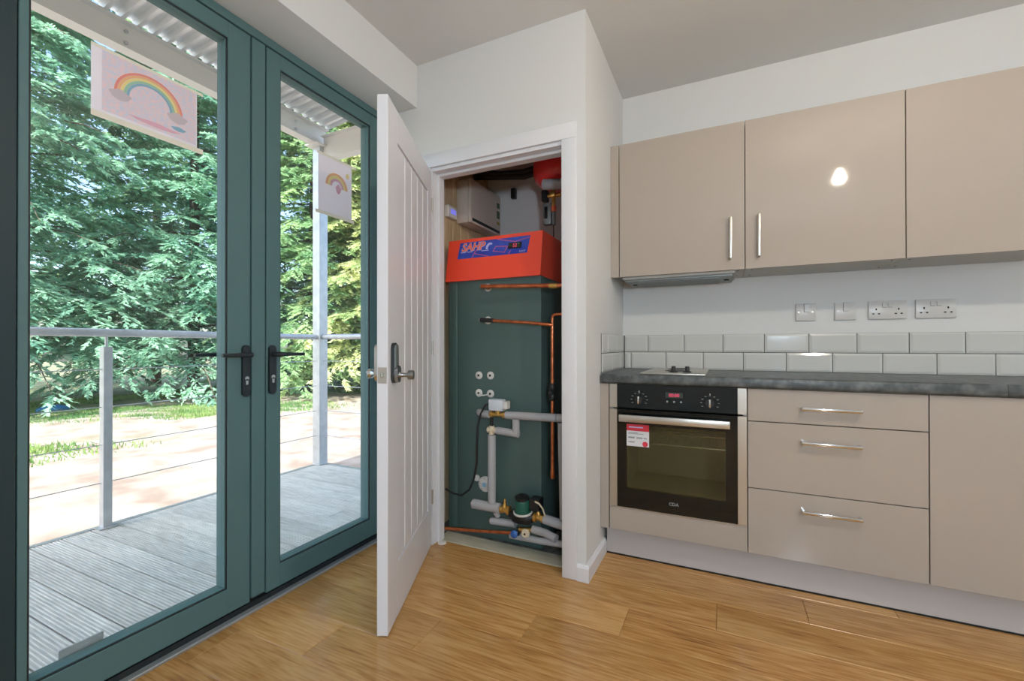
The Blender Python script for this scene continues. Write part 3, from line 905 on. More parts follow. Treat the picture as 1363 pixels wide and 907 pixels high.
# ================================================================== HEAT PUMP CYLINDER AND PIPEWORK
HY, HX0, HX1, HYB = 2.118, -1.420, -0.850, 2.690
hp = thing('heat_pump', 'tall dark green heat pump cabinet with a bright red top', 'heat pump', ((HX0 + HX1) / 2, 2.40, 0))
B('casing', M['green_case'], hp, (HX0, HX1, HY + 0.006, HYB, -0.001, 1.412), bev=0.004, seg=2, smooth=40)
B('front_panel', M['green_case'], hp, (-1.352, HX1 + 0.001, HY, HY + 0.007, 0.012, 1.411), bev=0.002, seg=2, smooth=40)
B('edge_fold', M['green_case'], hp, (-1.392, -1.362, HY + 0.002, HY + 0.007, 0.012, 1.411), bev=0.002)
zr0, zr1, yr0, yr1 = 1.4095, 1.648, 2.098, 2.136
rd = MB().prism([(yr0, zr0), (HYB, zr0), (HYB, zr1), (yr1, zr1)], 'x', HX0 - 0.004, HX1 + 0.004)
rdo = rd.build('red_hood', M['red_case'], hp)
sl = Vector((0, yr1 - yr0, zr1 - zr0)).normalized()           # up along the sloping front
no = Vector((1, 0, 0)).cross(sl)                                # outward normal
def SP(x, s, d=0.0):
    """point on the sloping red front; s metres up from its lower edge"""
    q = Vector((x, yr0, zr0)) + sl * s + no * d
    return q
def slab(name, mt, parent, pts, d0, d1_):
    v = [SP(x, s, d0) for x, s in pts] + [SP(x, s, d1_) for x, s in pts]
    n = len(pts)
    f = [(i, (i + 1) % n, n + (i + 1) % n, n + i) for i in range(n)] + [tuple(reversed(range(n))), tuple(range(n, 2 * n))]
    return MB().add(v, f).build(name, mt, parent)
sA, sB = 0.128, 0.222
lb = slab('label', M['blue_label'], hp, [(-1.357, sA), (-0.928, sA), (-0.914, sB), (-1.346, sB)], 0, 0.0012)
def lline(p, q, w=0.0045, mt='label_line'):
    a, b = Vector(p), Vector(q)
    n_ = (b - a).normalized(); n_ = Vector((-n_.y, n_.x)) * w / 2
    slab('label_line', M[mt], lb, [tuple(a - n_), tuple(b - n_), tuple(b + n_), tuple(a + n_)], 0.0012, 0.0017)
lline((-1.262, sA + 0.001), (-1.250, sA + 0.026)); lline((-1.250, sA + 0.026), (-1.222, sA + 0.060)); lline((-1.250, sA + 0.024), (-1.160, sA + 0.002))
lline((-1.110, sB - 0.002), (-1.000, sB - 0.026)); lline((-1.000, sB - 0.026), (-0.918, sB - 0.010)); lline((-1.000, sB - 0.026), (-1.006, sB - 0.034))
lline((-1.115, sA + 0.052), (-1.045, sA + 0.046)); lline((-1.045, sA + 0.046), (-1.062, sA + 0.014)); lline((-1.062, sA + 0.014), (-1.132, sA + 0.026)); lline((-1.132, sA + 0.026), (-1.115, sA + 0.052))
lline((-1.036, sA + 0.004), (-1.024, sA + 0.020))
text_mesh('SAHP', 0.062, M['label_pale'], 'lettering_outline', lb, SP(-1.334, sA + 0.044, 0.0016), (1, 0, 0), sl, shear=0.18, offset=0.0034, extrude=0.0002)
text_mesh('SAHP', 0.062, M['orange_print'], 'lettering', lb, SP(-1.334, sA + 0.044, 0.0022), (1, 0, 0), sl, shear=0.18, offset=0.0014, extrude=0.0002)
# white swoosh emblem after the lettering
sw = []
for k in range(9):
    a = R(190 - k * 16); sw.append((-1.152 + 0.026 * math.cos(a), sA + 0.048 + 0.030 * math.sin(a)))
for k in range(9):
    a = R(62 + k * 16); sw.append((-1.148 + 0.017 * math.cos(a), sA + 0.045 + 0.022 * math.sin(a)))
slab('emblem', M['label_pale'], lb, sw, 0.0012, 0.0020)
for (x0, x1, s) in ((-1.338, -1.305, 0.034), (-1.295, -1.262, 0.034), (-1.205, -1.160, 0.034)):
    slab('small_print', M['label_pale'], lb, [(x0, sA + s), (x1, sA + s), (x1, sA + s + 0.004), (x0, sA + s + 0.004)], 0.0012, 0.0016)
text_mesh('SAHP', 0.016, M['label_pale'], 'small_lettering', lb, SP(-0.975, sA + 0.006, 0.0016), (1, 0, 0), sl, extrude=0.0002)
dpx = slab('display', M['screen_dark'], lb, [(-1.041, sA + 0.030), (-0.964, sA + 0.030), (-0.960, sA + 0.062), (-1.038, sA + 0.062)], 0.0012, 0.004)
text_mesh('52', 0.026, M['red_led'], 'digits', lb, SP(-1.000, sA + 0.037, 0.0046), (1, 0, 0), sl, align='CENTER', extrude=0.0002, offset=0.0006)
for (x, s) in ((-1.028, 0.046), (-0.978, 0.050), (-0.978, 0.038)):
    slab('indicator', M['green_digit'], lb, [(x - 0.006, sA + s), (x + 0.006, sA + s), (x + 0.006, sA + s + 0.005), (x - 0.006, sA + s + 0.005)], 0.004, 0.0046)

# ports on the casing
for (x, z) in ((-1.217, 0.885), (-1.145, 0.886), (-1.217, 0.788), (-1.145, 0.787), (-1.160, 1.365), (-1.160, 1.186)):
    pt = MB().lathe([(0.0215, 0), (0.0215, 0.003), (0.019, 0.005), (0.008, 0.006)], (x, HY, z), (0, -1, 0), 20).build('port', M['plastic_white'], hp, smooth=40)
    MB().cyl((x, HY - 0.004, z), (x, HY - 0.0085, z), 0.0062, 12).build('port_hole', M['hole'], pt)
fg = MB().lathe([(0.042, 0), (0.042, 0.008), (0.036, 0.012), (0.016, 0.013), (0.014, 0.020)], (-1.175, HY, 0.293), (0, -1, 0), 22)
fg.lathe([(0.017, 0), (0.017, 0.010), (0.010, 0.011)], (-1.228, HY, 0.320), (0, -1, 0), 14)
fgo = fg.build('flange', M['plastic_white'], hp, smooth=40)
MB().lathe([(0.014, 0.018), (0.012, 0.022)], (-1.175, HY, 0.293), (0, -1, 0), 14).build('flange_cap', mat('pale_blue_cap', srgb(150, 196, 222), 0.4), fgo, smooth=40)
for q in range(5):
    a = R(20 + 72 * q)
    MB().cyl((-1.175 + 0.033 * math.cos(a), HY - 0.011, 0.293 + 0.033 * math.sin(a)), (-1.175 + 0.033 * math.cos(a), HY - 0.015, 0.293 + 0.033 * math.sin(a)), 0.004, 8).build('bolt', M['steel'], fgo)

PY = 2.045
XW = XC - 0.081                                                # inside face of cupboard's right wall
def pipe(name, pts, r, mt, label, cat, seg=14, group=None):
    return tag(MB().tube(pts, r, seg).build(name, M[mt], None, smooth=50), label, cat, group)
# upper copper run
cu1 = thing('copper_pipe', 'straight copper pipe just below the red top', 'pipe', (-0.9, PY, 1.33))
MB().tube([(-1.160, PY - 0.004, 1.362), (-0.9, PY, 1.350), (XW - 0.002, PY, 1.338)], 0.011, 14).build('tube', M['copper'], cu1, smooth=50)
MB().cyl((-1.150, HY - 0.006, 1.363), (-1.150, PY, 1.363), 0.011, 14).build('elbow', M['copper'], cu1, smooth=50)
MB().cyl((-0.775, PY, 1.343), (-0.735, PY, 1.341), 0.0135, 14).build('coupling', M['brass'], cu1, smooth=50)
# second copper run with black tap
cu2 = thing('copper_pipe', 'thinner copper pipe with a black tap below the top copper run', 'pipe', (-0.95, PY, 1.13))
MB().cyl((-1.160, HY - 0.006, 1.184), (-1.130, PY - 0.002, 1.184), 0.010, 12).build('stub', M['brass'], cu2, smooth=50)
tp = MB().cyl((-1.165, PY, 1.185), (-1.090, PY, 1.180), 0.012, 14).build('tap', M['black_plastic'], cu2, smooth=50)
MB().cyl((-1.172, PY, 1.1855), (-1.160, PY, 1.1850), 0.010, 12).build('tap_cap', M['hood_metal'], tp, smooth=50)
MB().tube([(-1.092, PY, 1.180), (-0.9, PY, 1.165), (-0.782, PY + 0.01, 1.153), (-0.765, PY + 0.02, 1.150)], 0.0085, 12).build('tube', M['copper'], cu2, smooth=50)
MB().tube([(-0.768, PY + 0.02, 1.140), (-0.768, PY + 0.02, 1.185), (-0.764, PY + 0.02, 1.197), (-0.750, PY + 0.02, 1.203), (XW - 0.002, PY + 0.02, 1.204)], 0.0075, 12).build('branch', M['copper'], cu2, smooth=50)
# vertical copper pipe with black isolating valve
cu3 = thing('copper_pipe', 'vertical copper pipe with a black valve in the dark gap right of the heat pump', 'pipe', (-0.768, PY + 0.02, 0.4))
MB().cyl((-0.768, PY + 0.02, 1.139), (-0.768, PY + 0.02, 0.86), 0.0085, 12).build('tube', M['copper'], cu3, smooth=50)
MB().cyl((-0.768, PY + 0.02, 0.775), (-0.768, PY + 0.02, 0.40), 0.0085, 12).build('tube', M['copper'], cu3, smooth=50)
MB().cyl((-0.768, PY + 0.02, 0.43), (-0.768, PY + 0.02, 0.39), 0.011, 12).build('coupling', M['copper'], cu3, smooth=50)
vv = MB().lathe([(0.012, 0), (0.018, 0.008), (0.018, 0.03), (0.014, 0.036), (0.014, 0.05), (0.018, 0.056), (0.018, 0.078), (0.012, 0.086)], (-0.768, PY + 0.02, 0.774), (0, 0, 1), 14).build('valve', M['black_plastic'], cu3, smooth=40)
MB().cyl((-0.768, PY + 0.005, 0.817), (-0.768, PY - 0.010, 0.817), 0.011, 12).build('valve_knob', M['black_plastic'], vv, smooth=40)

# lagged grey pipes
LR = 0.0205
pipe('lagged_pipe', [(-1.212, HY - 0.003, 0.682), (-1.165, PY + 0.012, 0.685), (-1.110, PY, 0.688)], LR, 'lagging', 'short grey lagged pipe left of the motorised valve', 'pipe', group='grey lagged pipes')
la = thing('lagged_pipe', 'long grey lagged pipe running right from the motorised valve', 'pipe', (-0.85, PY, 0.67), group='grey lagged pipes')
MB().tube([(-1.015, PY, 0.690), (-0.80, PY, 0.693), (XW - 0.002, PY, 0.696)], LR, 14).build('lagging', M['lagging'], la, smooth=50)
MB().cyl((-0.740, PY, 0.6935), (-0.733, PY, 0.6935), LR + 0.0012, 14).build('joint_band', M['hood_metal'], la, smooth=50)
lb2 = thing('lagged_pipe', 'grey lagged pipe dropping in an elbow below the valve', 'pipe', (-0.958, PY, 0.58), group='grey lagged pipes')
MB().cyl((-0.958, PY, 0.673), (-0.958, PY, 0.588), LR * 0.95, 14).build('lagging', M['lagging'], lb2, smooth=50)
MB().cyl((-0.944, PY, 0.598), (-1.068, PY, 0.606), LR * 0.95, 14).build('lagging', M['lagging'], lb2, smooth=50)
pipe('lagged_pipe', [(-1.099, PY, 0.580), (-1.099, PY, 0.226)], 0.0215, 'lagging', 'upright grey lagged pipe in front of the white flange', 'pipe', group='grey lagged pipes')
pipe('lagged_pipe', [(-0.715, PY, 0.672), (-0.705, PY, 0.205)], 0.018, 'lagging', 'upright grey lagged pipe beside the right door jamb', 'pipe', group='grey lagged pipes')
lc = thing('lagged_pipe', 'thick grey lagged pipe left of the green pump', 'pipe', (-1.12, PY, 0.17), group='grey lagged pipes')
MB().cyl((-1.212, PY, 0.203), (-1.050, PY, 0.203), 0.0255, 14).build('lagging', M['lagging'], lc, smooth=50)
MB().cyl((-1.222, PY, 0.203), (-1.211, PY, 0.203), 0.012, 12).build('pipe_end', M['copper'], lc, smooth=50)
MB().cyl((-1.078, PY, 0.18), (-1.066, PY + 0.01, 0.155), 0.014, 12).build('branch', M['lagging'], lc, smooth=50)
ld = thing('lagged_pipe', 'short grey lagged stub under the pump', 'pipe', (-1.03, PY, 0.10), group='grey lagged pipes')
MB().cyl((-1.108, PY + 0.01, 0.126), (-0.965, PY + 0.01, 0.134), 0.019, 14).build('lagging', M['lagging'], ld, smooth=50)
MB().cyl((-1.116, PY + 0.01, 0.1255), (-1.107, PY + 0.01, 0.126), 0.010, 12).build('pipe_end', M['copper'], ld, smooth=50)
pipe('lagged_pipe', [(-0.806, PY, 0.190), (-0.74, PY, 0.180), (XW - 0.002, PY, 0.168)], 0.024, 'lagging', 'thick grey lagged pipe leaving the pump to the right', 'pipe', group='grey lagged pipes')
pipe('lagged_pipe', [(-0.868, PY, 0.128), (-0.80, PY, 0.122), (-0.735, PY - 0.02, 0.112)], 0.020, 'lagging', 'grey lagged pipe behind the cream valve cap', 'pipe', group='grey lagged pipes')
pipe('lagged_pipe', [(-0.990, PY - 0.005, 0.078), (-0.82, PY - 0.005, 0.080), (XW - 0.002, PY - 0.005, 0.088)], 0.0165, 'lagging', 'lowest grey lagged pipe above the cupboard sill', 'pipe', group='grey lagged pipes')

# motorised valve
mv = thing('motorised_valve', 'brass valve with a white plastic motor head', 'valve', (-1.06, PY, 0.67))
MB().cyl((-1.108, PY, 0.689), (-1.016, PY, 0.690), 0.0105, 12).build('body', M['brass'], mv, smooth=50)
for (a, b) in ((-1.106, -1.090), (-1.032, -1.014)):
    MB().cyl((a, PY, 0.6895), (b, PY, 0.6895), 0.0165, 8).build('nut', M['brass'], mv)
MB().cyl((-1.062, PY, 0.69), (-1.062, PY, 0.712), 0.014, 10).build('neck', M['brass'], mv, smooth=50)
hdv = B('motor_head', mat('pale_valve_plastic', (0.66, 0.72, 0.78, 1), 0.4), mv, (-1.108, -1.026, PY - 0.024, PY + 0.024, 0.710, 0.770), bev=0.007, seg=2, smooth=40)
B('end_cap', M['plastic_white'], hdv, (-1.026, -1.000, PY - 0.020, PY + 0.020, 0.722, 0.762), bev=0.003)
# tee with black link between valve and elbow
tv = thing('pipe_tee', 'small pale brass tee with a black link under the valve', 'pipe fitting', (-1.099, PY, 0.58))
MB().cyl((-1.099, PY, 0.583), (-1.099, PY, 0.628), 0.0145, 12).build('body', M['cream_cap'], tv, smooth=50)
MB().cyl((-1.122, PY, 0.606), (-1.066, PY, 0.606), 0.0155, 10).build('arm', M['cream_cap'], tv, smooth=50)
MB().cyl((-1.099, PY, 0.628), (-1.099, PY, 0.676), 0.0085, 10).build('link', M['black_plastic'], tv, smooth=50)
# circulation pump
pu = thing('circulation_pump', 'green and black circulation pump between brass valves', 'pump', (-0.92, PY, 0.14))
MB().lathe([(0.020, -0.068), (0.024, -0.05), (0.036, -0.04), (0.038, 0.0), (0.036, 0.04), (0.024, 0.05), (0.020, 0.06)], (-0.925, PY, 0.182), (1, 0, 0), 18).build('body', M['black_plastic'], pu, smooth=50)
mo = MB().lathe([(0.044, 0.0), (0.044, 0.004), (0.039, 0.006), (0.039, 0.062), (0.036, 0.066)], (-0.917, PY - 0.008, 0.212), (0, -0.15, 1), 22).build('motor', M['pump_green'], pu, smooth=40)
MB().lathe([(0.036, 0.066), (0.036, 0.078), (0.030, 0.082), (0.012, 0.082), (0.012, 0.086)], (-0.917, PY - 0.008, 0.212), (0, -0.15, 1), 22).build('motor_cap', M['black_plastic'], mo, smooth=40)
MB().lathe([(0.049, -0.006), (0.049, 0.002), (0.044, 0.003)], (-0.917, PY - 0.008, 0.212), (0, -0.15, 1), 22).build('motor_flange', M['plastic_white'], mo, smooth=40)
B('terminal_box', M['black_plastic'], pu, (-0.880, -0.825, PY - 0.02, PY + 0.045, 0.225, 0.285), bev=0.004)
for (x, s_) in ((-1.022, 1), (-0.832, -1)):
    vb = MB().lathe([(0.014, -0.03), (0.019, -0.024), (0.019, -0.010), (0.014, -0.006), (0.014, 0.010), (0.023, 0.014), (0.023, 0.028), (0.016, 0.030)], (x, PY, 0.200 if s_ > 0 else 0.190), (s_, 0, 0), 12).build('valve', M['brass'], pu, smooth=30)
    z0 = 0.214 if s_ > 0 else 0.204
    MB().lathe([(0.013, 0), (0.012, 0.012), (0.008, 0.018), (0.006, 0.045), (0.002, 0.048)], (x, PY - 0.003, z0), (0.1 * s_, -0.1, 1), 10).build('valve_stem', M['brass'], vb, smooth=40)
MB().tube([(-0.845, PY - 0.02, 0.275), (-0.820, PY - 0.03, 0.272), (-0.800, PY - 0.03, 0.25), (-0.792, PY - 0.02, 0.212)], 0.0045, 8).build('flex', M['cream_cap'], pu, smooth=50)
# low copper drain pipe with blue and cream caps
dn = thing('copper_pipe', 'reddish copper drain pipe low across the cupboard sill', 'pipe', (-1.15, PY, 0.03))
MB().tube([(-1.392, PY - 0.04, 0.006), (-1.392, PY - 0.036, 0.036), (-1.384, PY - 0.033, 0.050), (-1.368, PY - 0.03, 0.055), (-1.15, PY - 0.03, 0.079), (-0.968, PY - 0.03, 0.102)], 0.0085, 12).build('tube', M['copper'], dn, smooth=60)
MB().lathe([(0.016, 0), (0.019, 0.006), (0.019, 0.018), (0.012, 0.024), (0.005, 0.026)], (-0.945, PY - 0.04, 0.108), (0, -1, 0.1), 14).build('blue_cap', M['blue_cap'], dn, smooth=40)
MB().cyl((-0.968, PY - 0.03, 0.102), (-0.930, PY - 0.03, 0.107), 0.0125, 12).build('valve', M['black_plastic'], dn, smooth=40)
cv = thing('drain_valve', 'cream round drain valve cap right of the blue cap', 'valve', (-0.895, PY, 0.09))
MB().cyl((-0.935, PY - 0.012, 0.118), (-0.862, PY - 0.005, 0.126), 0.012, 12).build('body', M['brass'], cv, smooth=50)
cvc = MB().lathe([(0.019, 0), (0.022, 0.006), (0.022, 0.016), (0.016, 0.022)], (-0.890, PY - 0.026, 0.116), (0, -1, 0.1), 16).build('cap', M['cream_cap'], cv, smooth=40)
MB().cyl((-0.890, PY - 0.046, 0.117), (-0.890, PY - 0.050, 0.117), 0.005, 8).build('cap_hole', M['hole'], cvc)
# floor cap and black cable
tag(MB().lathe([(0.022, 0.0), (0.022, 0.004), (0.018, 0.007)], (-1.352, 1.958, 0.0), (0, 0, 1), 20).build('plastic_disc', M['plastic_white'], None, smooth=40), 'small white round disc lying on the floor at the hinge side', 'disc')
pipe('power_cable', [(-1.106, PY + 0.01, 0.745), (-1.135, PY - 0.004, 0.735), (-1.160, PY - 0.008, 0.690), (-1.172, PY - 0.02, 0.62), (-1.176, PY - 0.02, 0.52), (-1.180, PY - 0.015, 0.43), (-1.200, PY - 0.01, 0.345), (-1.235, PY, 0.275), (-1.285, PY, 0.236), (-1.340, PY, 0.240), (-1.382, PY - 0.012, 0.262)], 0.0055, 'black_plastic', 'black cable hanging in a loop beside the upright lagged pipe', 'cable', 10)
pipe('sensor_cable', [(-1.196, HY - 0.010, 0.776), (-1.175, HY - 0.012, 0.778), (-1.150, HY - 0.010, 0.785)], 0.0035, 'plastic_white', 'short white sensor wire between two lower ports', 'cable', 8)

# ---- top of the cupboard
un = thing('wall_unit', 'beige boxy ventilation unit on the cupboard wall', 'unit', (-1.44, 2.515, 1.80))
B('casing', M['box_beige'], un, (-1.4935, -1.412, 2.322, 2.722, 1.806, 2.074), bev=0.006, seg=2, smooth=40)
B('front_cover', M['box_beige'], un, (-1.412, -1.389, 2.318, 2.722, 1.803, 2.076), bev=0.010, seg=2, smooth=40)
B('vent_slot', M['alu_dark'], un, (-1.390, -1.3875, 2.335, 2.700, 1.816, 1.834))
for (y, z0, z1) in ((2.68, 1.985, 2.020), (2.68, 1.915, 1.965)):
    B('side_label', M['green_digit'], un, (-1.3895, -1.3882, y - 0.02, y + 0.02, z0, z1))
B('side_label', mat('small_yellow_mark', srgb(170, 150, 60), 0.5), un, (-1.3895, -1.3882, 2.66, 2.70, 1.872, 1.892))
th_ = thing('room_controller', 'small white controller with a blue screen left of the beige unit', 'controller', (-1.485, 2.235, 1.815))
B('body', M['plastic_white'], th_, (-1.4935, -1.466, 2.190, 2.285, 1.815, 1.885), bev=0.003)
B('screen', M['screen_blue'], th_, (-1.466, -1.4645, 2.215, 2.270, 1.838, 1.866))
for i, dz in enumerate((0.0, 0.030)):
    pipe('duct_hose', [(-1.48, 2.52 - i * 0.05, 2.16 + dz), (-1.30, 2.53, 2.135 + dz * 0.6), (-1.15, 2.58, 2.13 + dz), (-1.02, 2.60, 2.155 + dz), (-0.90, 2.62, 2.17 + dz)], 0.019, 'lagging_black',
         ('lower black insulated hose across the cupboard back', 'upper black insulated hose across the cupboard back')[i], 'hose', 12, 'black hoses above the heat pump')
tag(B('wall_clip', M['black_plastic'], None, (-1.300, -1.268, 2.690, 2.7246, 2.045, 2.115), bev=0.003), 'small black clip box under the black hoses', 'clip')
ev = thing('expansion_vessel', 'red expansion vessel hanging at the top of the cupboard', 'expansion vessel', (-0.86, 2.50, 2.03))
MB().lathe([(0.02, 0.0), (0.07, 0.004), (0.115, 0.020), (0.145, 0.048), (0.155, 0.085), (0.155, 0.20), (0.163, 0.205), (0.163, 0.225), (0.155, 0.23), (0.155, 0.34), (0.12, 0.385), (0.05, 0.40)], (-0.885, 2.50, 1.985), (0, 0, 1), 32).build('tank', M['vessel_red'], ev, smooth=40)
B('bracket', M['galv'], ev, (-0.90, -0.84, 2.655, YK, 2.20, 2.26))
pipe('lagged_pipe', [(-0.93, 2.36, 1.972), (-0.90, 2.36, 1.968), (-0.80, 2.36, 1.955), (XW - 0.002, 2.36, 1.950)], 0.030, 'lagging', 'grey lagged pipe directly beneath the red vessel', 'pipe', group='grey lagged pipes')
fs_ = thing('filling_set', 'brass and black filling set under the red vessel', 'valve', (-0.90, 2.45, 1.76))
MB().cyl((-0.895, 2.43, 1.985), (-0.895, 2.43, 1.860), 0.011, 12).build('riser', M['brass'], fs_, smooth=50)
MB().cyl((-0.935, 2.43, 1.925), (-0.850, 2.43, 1.925), 0.012, 10).build('tee', M['brass'], fs_, smooth=50)
MB().lathe([(0.012, 0), (0.018, 0.004), (0.018, 0.02), (0.010, 0.024)], (-0.895, 2.42, 1.925), (0, -1, 0), 12).build('knob', M['brass'], fs_, smooth=50)
B('gauge', M['black_plastic'], fs_, (-0.965, -0.930, 2.41, 2.45, 1.895, 1.962), bev=0.004)
MB().cyl((-0.895, 2.43, 1.862), (-0.895, 2.43, 1.830), 0.016, 12).build('red_nut', M['orange_print'], fs_, smooth=40)
B('regulator', M['hood_metal'], fs_, (-0.955, -0.905, 2.41, 2.45, 1.755, 1.885), bev=0.008, seg=2, smooth=40)
B('regulator_window', M['screen_dark'], fs_, (-0.945, -0.925, 2.4085, 2.4105, 1.79, 1.86))
MB().cyl((-0.895, 2.43, 1.832), (-0.895, 2.43, 1.752), 0.013, 12).build('sleeve', M['hood_metal'], fs_, smooth=40)
MB().cyl((-0.895, 2.43, 1.752), (-0.895, 2.43, 1.646), 0.0035, 8).build('tail', M['black_plastic'], fs_, smooth=40)

# ================================================================== DRAWINGS ON THE GLASS
PXG = GX1 + 0.0003                      # just on the room side of the pane
def sheet(name, label, y0, y1, z0, z1):
    return tag(B(name, M['paper'], None, (PXG, PXG + 0.0006, y0, y1, z0, z1)), label, 'drawing', 'rainbow drawings on the glass')
def arc(parent, mt, cy, cz, r0, r1, d, squash=1.0, a0=0, a1=180, n=20, name='rainbow_band'):
    v, f = [], []
    for k in range(n + 1):
        a = R(a0 + (a1 - a0) * k / n)
        for r_ in (r0, r1):
            for x in (PXG + 0.0006, PXG + 0.0006 + d):
                v.append((x, cy + r_ * math.cos(a), cz + r_ * math.sin(a) * squash))
    for k in range(n):
        o, q = 4 * k, 4 * k + 4
        f += [(o + 1, q + 1, q + 3, o + 3), (o, o + 2, q + 2, q), (o, q, q + 1, o + 1), (o + 2, o + 3, q + 3, q + 2)]
    f += [(0, 1, 3, 2), (4 * n, 4 * n + 2, 4 * n + 3, 4 * n + 1)]
    return MB().add(v, f).build(name, M[mt], parent)
p1 = sheet('rainbow_drawing', 'larger landscape rainbow drawing taped inside the left glazed door', 0.650, 0.947, 1.752, 1.968)
B('scribble', M['paper_print'], p1, (PXG + 0.0006, PXG + 0.0008, 0.676, 0.944, 1.774, 1.960))
B('tape_strip', M['tape'], p1, (PXG + 0.0006, PXG + 0.0009, 0.650, 0.968, 1.748, 1.766))
B('tape_strip', M['tape'], p1, (PXG + 0.0006, PXG + 0.0009, 0.650, 0.968, 1.960, 1.970))
for i, c in enumerate(('blue', 'green', 'yellow', 'orange', 'red')):
    arc(p1, 'cr_' + c, 0.803, 1.850, 0.058 + 0.008 * i, 0.0655 + 0.008 * i, 0.0004, 0.95)
def blob(parent, mt, cy, cz, ry, rz, name='cloud'):
    pts = [(cy + ry * math.cos(R(a)) * (1 + 0.12 * math.sin(R(a * 5))), cz + rz * math.sin(R(a)) * (1 + 0.12 * math.cos(R(a * 4)))) for a in range(0, 360, 15)]
    MB().prism(pts, 'x', PXG + 0.0006, PXG + 0.0012).build(name, M[mt], parent)
blob(p1, 'cloud', 0.722, 1.842, 0.028, 0.016)
blob(p1, 'cloud', 0.884, 1.842, 0.030, 0.017)
blob(p1, 'cr_blue', 0.888, 1.806, 0.022, 0.007, 'scribble_patch')
blob(p1, 'cr_pink', 0.82, 1.790, 0.07, 0.007, 'scribble_patch')
p2 = sheet('rainbow_drawing', 'smaller portrait rainbow drawing taped inside the right glazed door', 1.478, 1.684, 1.682, 1.968)
B('tape_strip', M['tape'], p2, (PXG + 0.0006, PXG + 0.0009, 1.462, 1.700, 1.676, 1.692))
B('tape_strip', M['tape'], p2, (PXG + 0.0006, PXG + 0.0009, 1.470, 1.715, 1.958, 1.970))
for i, c in enumerate(('pink', 'yellow', 'orange')):
    arc(p2, 'cr_' + c, 1.588, 1.828, 0.030 + 0.013 * i, 0.042 + 0.013 * i, 0.0004, 1.0)
blob(p2, 'cr_yellow', 1.656, 1.905, 0.010, 0.013, 'sun_mark')
blob(p2, 'cr_pink', 1.598, 1.822, 0.016, 0.022, 'heart_mark')

# ================================================================== PENDANT LAMP AND ADDED FILL LIGHTS
bl = Vector((0.746, 0.907, 2.248))
pd = thing('pendant_lamp', 'bare warm bulb hanging from a white ceiling rose, mirrored in the wall cupboard', 'lamp', (0.752, 0.907, 2.20))
MB().lathe([(0.05, 0), (0.05, -0.012), (0.035, -0.024), (0.01, -0.026)], (0.752, 0.907, H), (0, 0, 1), 24).build('ceiling_rose', M['plastic_white'], pd, smooth=40)
MB().tube([(0.752, 0.907, H - 0.025), (0.751, 0.907, 2.36)], 0.003, 8).build('flex', M['plastic_white'], pd, smooth=50)
MB().cyl((0.751, 0.907, 2.36), (0.751, 0.907, 2.305), 0.018, 16).build('lamp_holder', M['plastic_white'], pd, smooth=40)
RB = 0.032
prof = [(0.014, 0.06)] + [(RB * math.sin(R(a)), RB * math.cos(R(a))) for a in range(24, 181, 12)]
bo = MB().lathe(prof, (0.751, 0.907, 2.248), (0, 0, 1), 24).build('bulb', M['bulb'], pd, smooth=60)
M['bulb'].node_tree.nodes['Principled BSDF'].inputs['Emission Strength'].default_value = BULB_POWER / (math.pi * 4 * math.pi * RB * RB)
sc_ = thing('side_fill_light', 'added fill light, an opal globe on the right end wall, out of view', 'lamp', (XR, 0.45, 1.55))  # not a known fitting; added to brighten the room from the right
MB().lathe([(0.055, 0), (0.055, 0.012), (0.02, 0.018), (0.014, 0.05)], (XR, 0.45, 1.65), (-1, 0, 0), 24).build('back_plate', M['chrome'], sc_, smooth=40)
RG = 0.10
MB().lathe([(RG * math.sin(R(a)), -RG * math.cos(R(a))) for a in range(6, 181, 12)], (XR - 0.145, 0.45, 1.65), (-1, 0, 0), 28).build('globe', M['globe'], sc_, smooth=60)
M['globe'].node_tree.nodes['Principled BSDF'].inputs['Emission Strength'].default_value = SIDE_FILL_POWER / (math.pi * 4 * math.pi * RG * RG)

fl_ = thing('rear_fill_light', 'added fill light, an opal globe on a pole behind the camera, out of view', 'lamp', (0.65, -0.85, 0))  # not a known lamp; added to light the front faces evenly
MB().lathe([(0.14, 0.0), (0.14, 0.012), (0.05, 0.022), (0.013, 0.03)], (0.65, -0.85, 0), (0, 0, 1), 28).build('base', M['chrome'], fl_, smooth=40)
MB().cyl((0.65, -0.85, 0.025), (0.65, -0.85, 1.24), 0.011, 14).build('pole', M['chrome'], fl_, smooth=50)
RF = 0.12
MB().lathe([(RF * math.sin(R(a)), -RF * math.cos(R(a))) for a in range(6, 181, 12)], (0.65, -0.85, 1.35), (0, 0, 1), 28).build('globe', M['globe_cool'], fl_, smooth=60)
M['globe_cool'].node_tree.nodes['Principled BSDF'].inputs['Emission Strength'].default_value = REAR_FILL_POWER / (math.pi * 4 * math.pi * RF * RF)

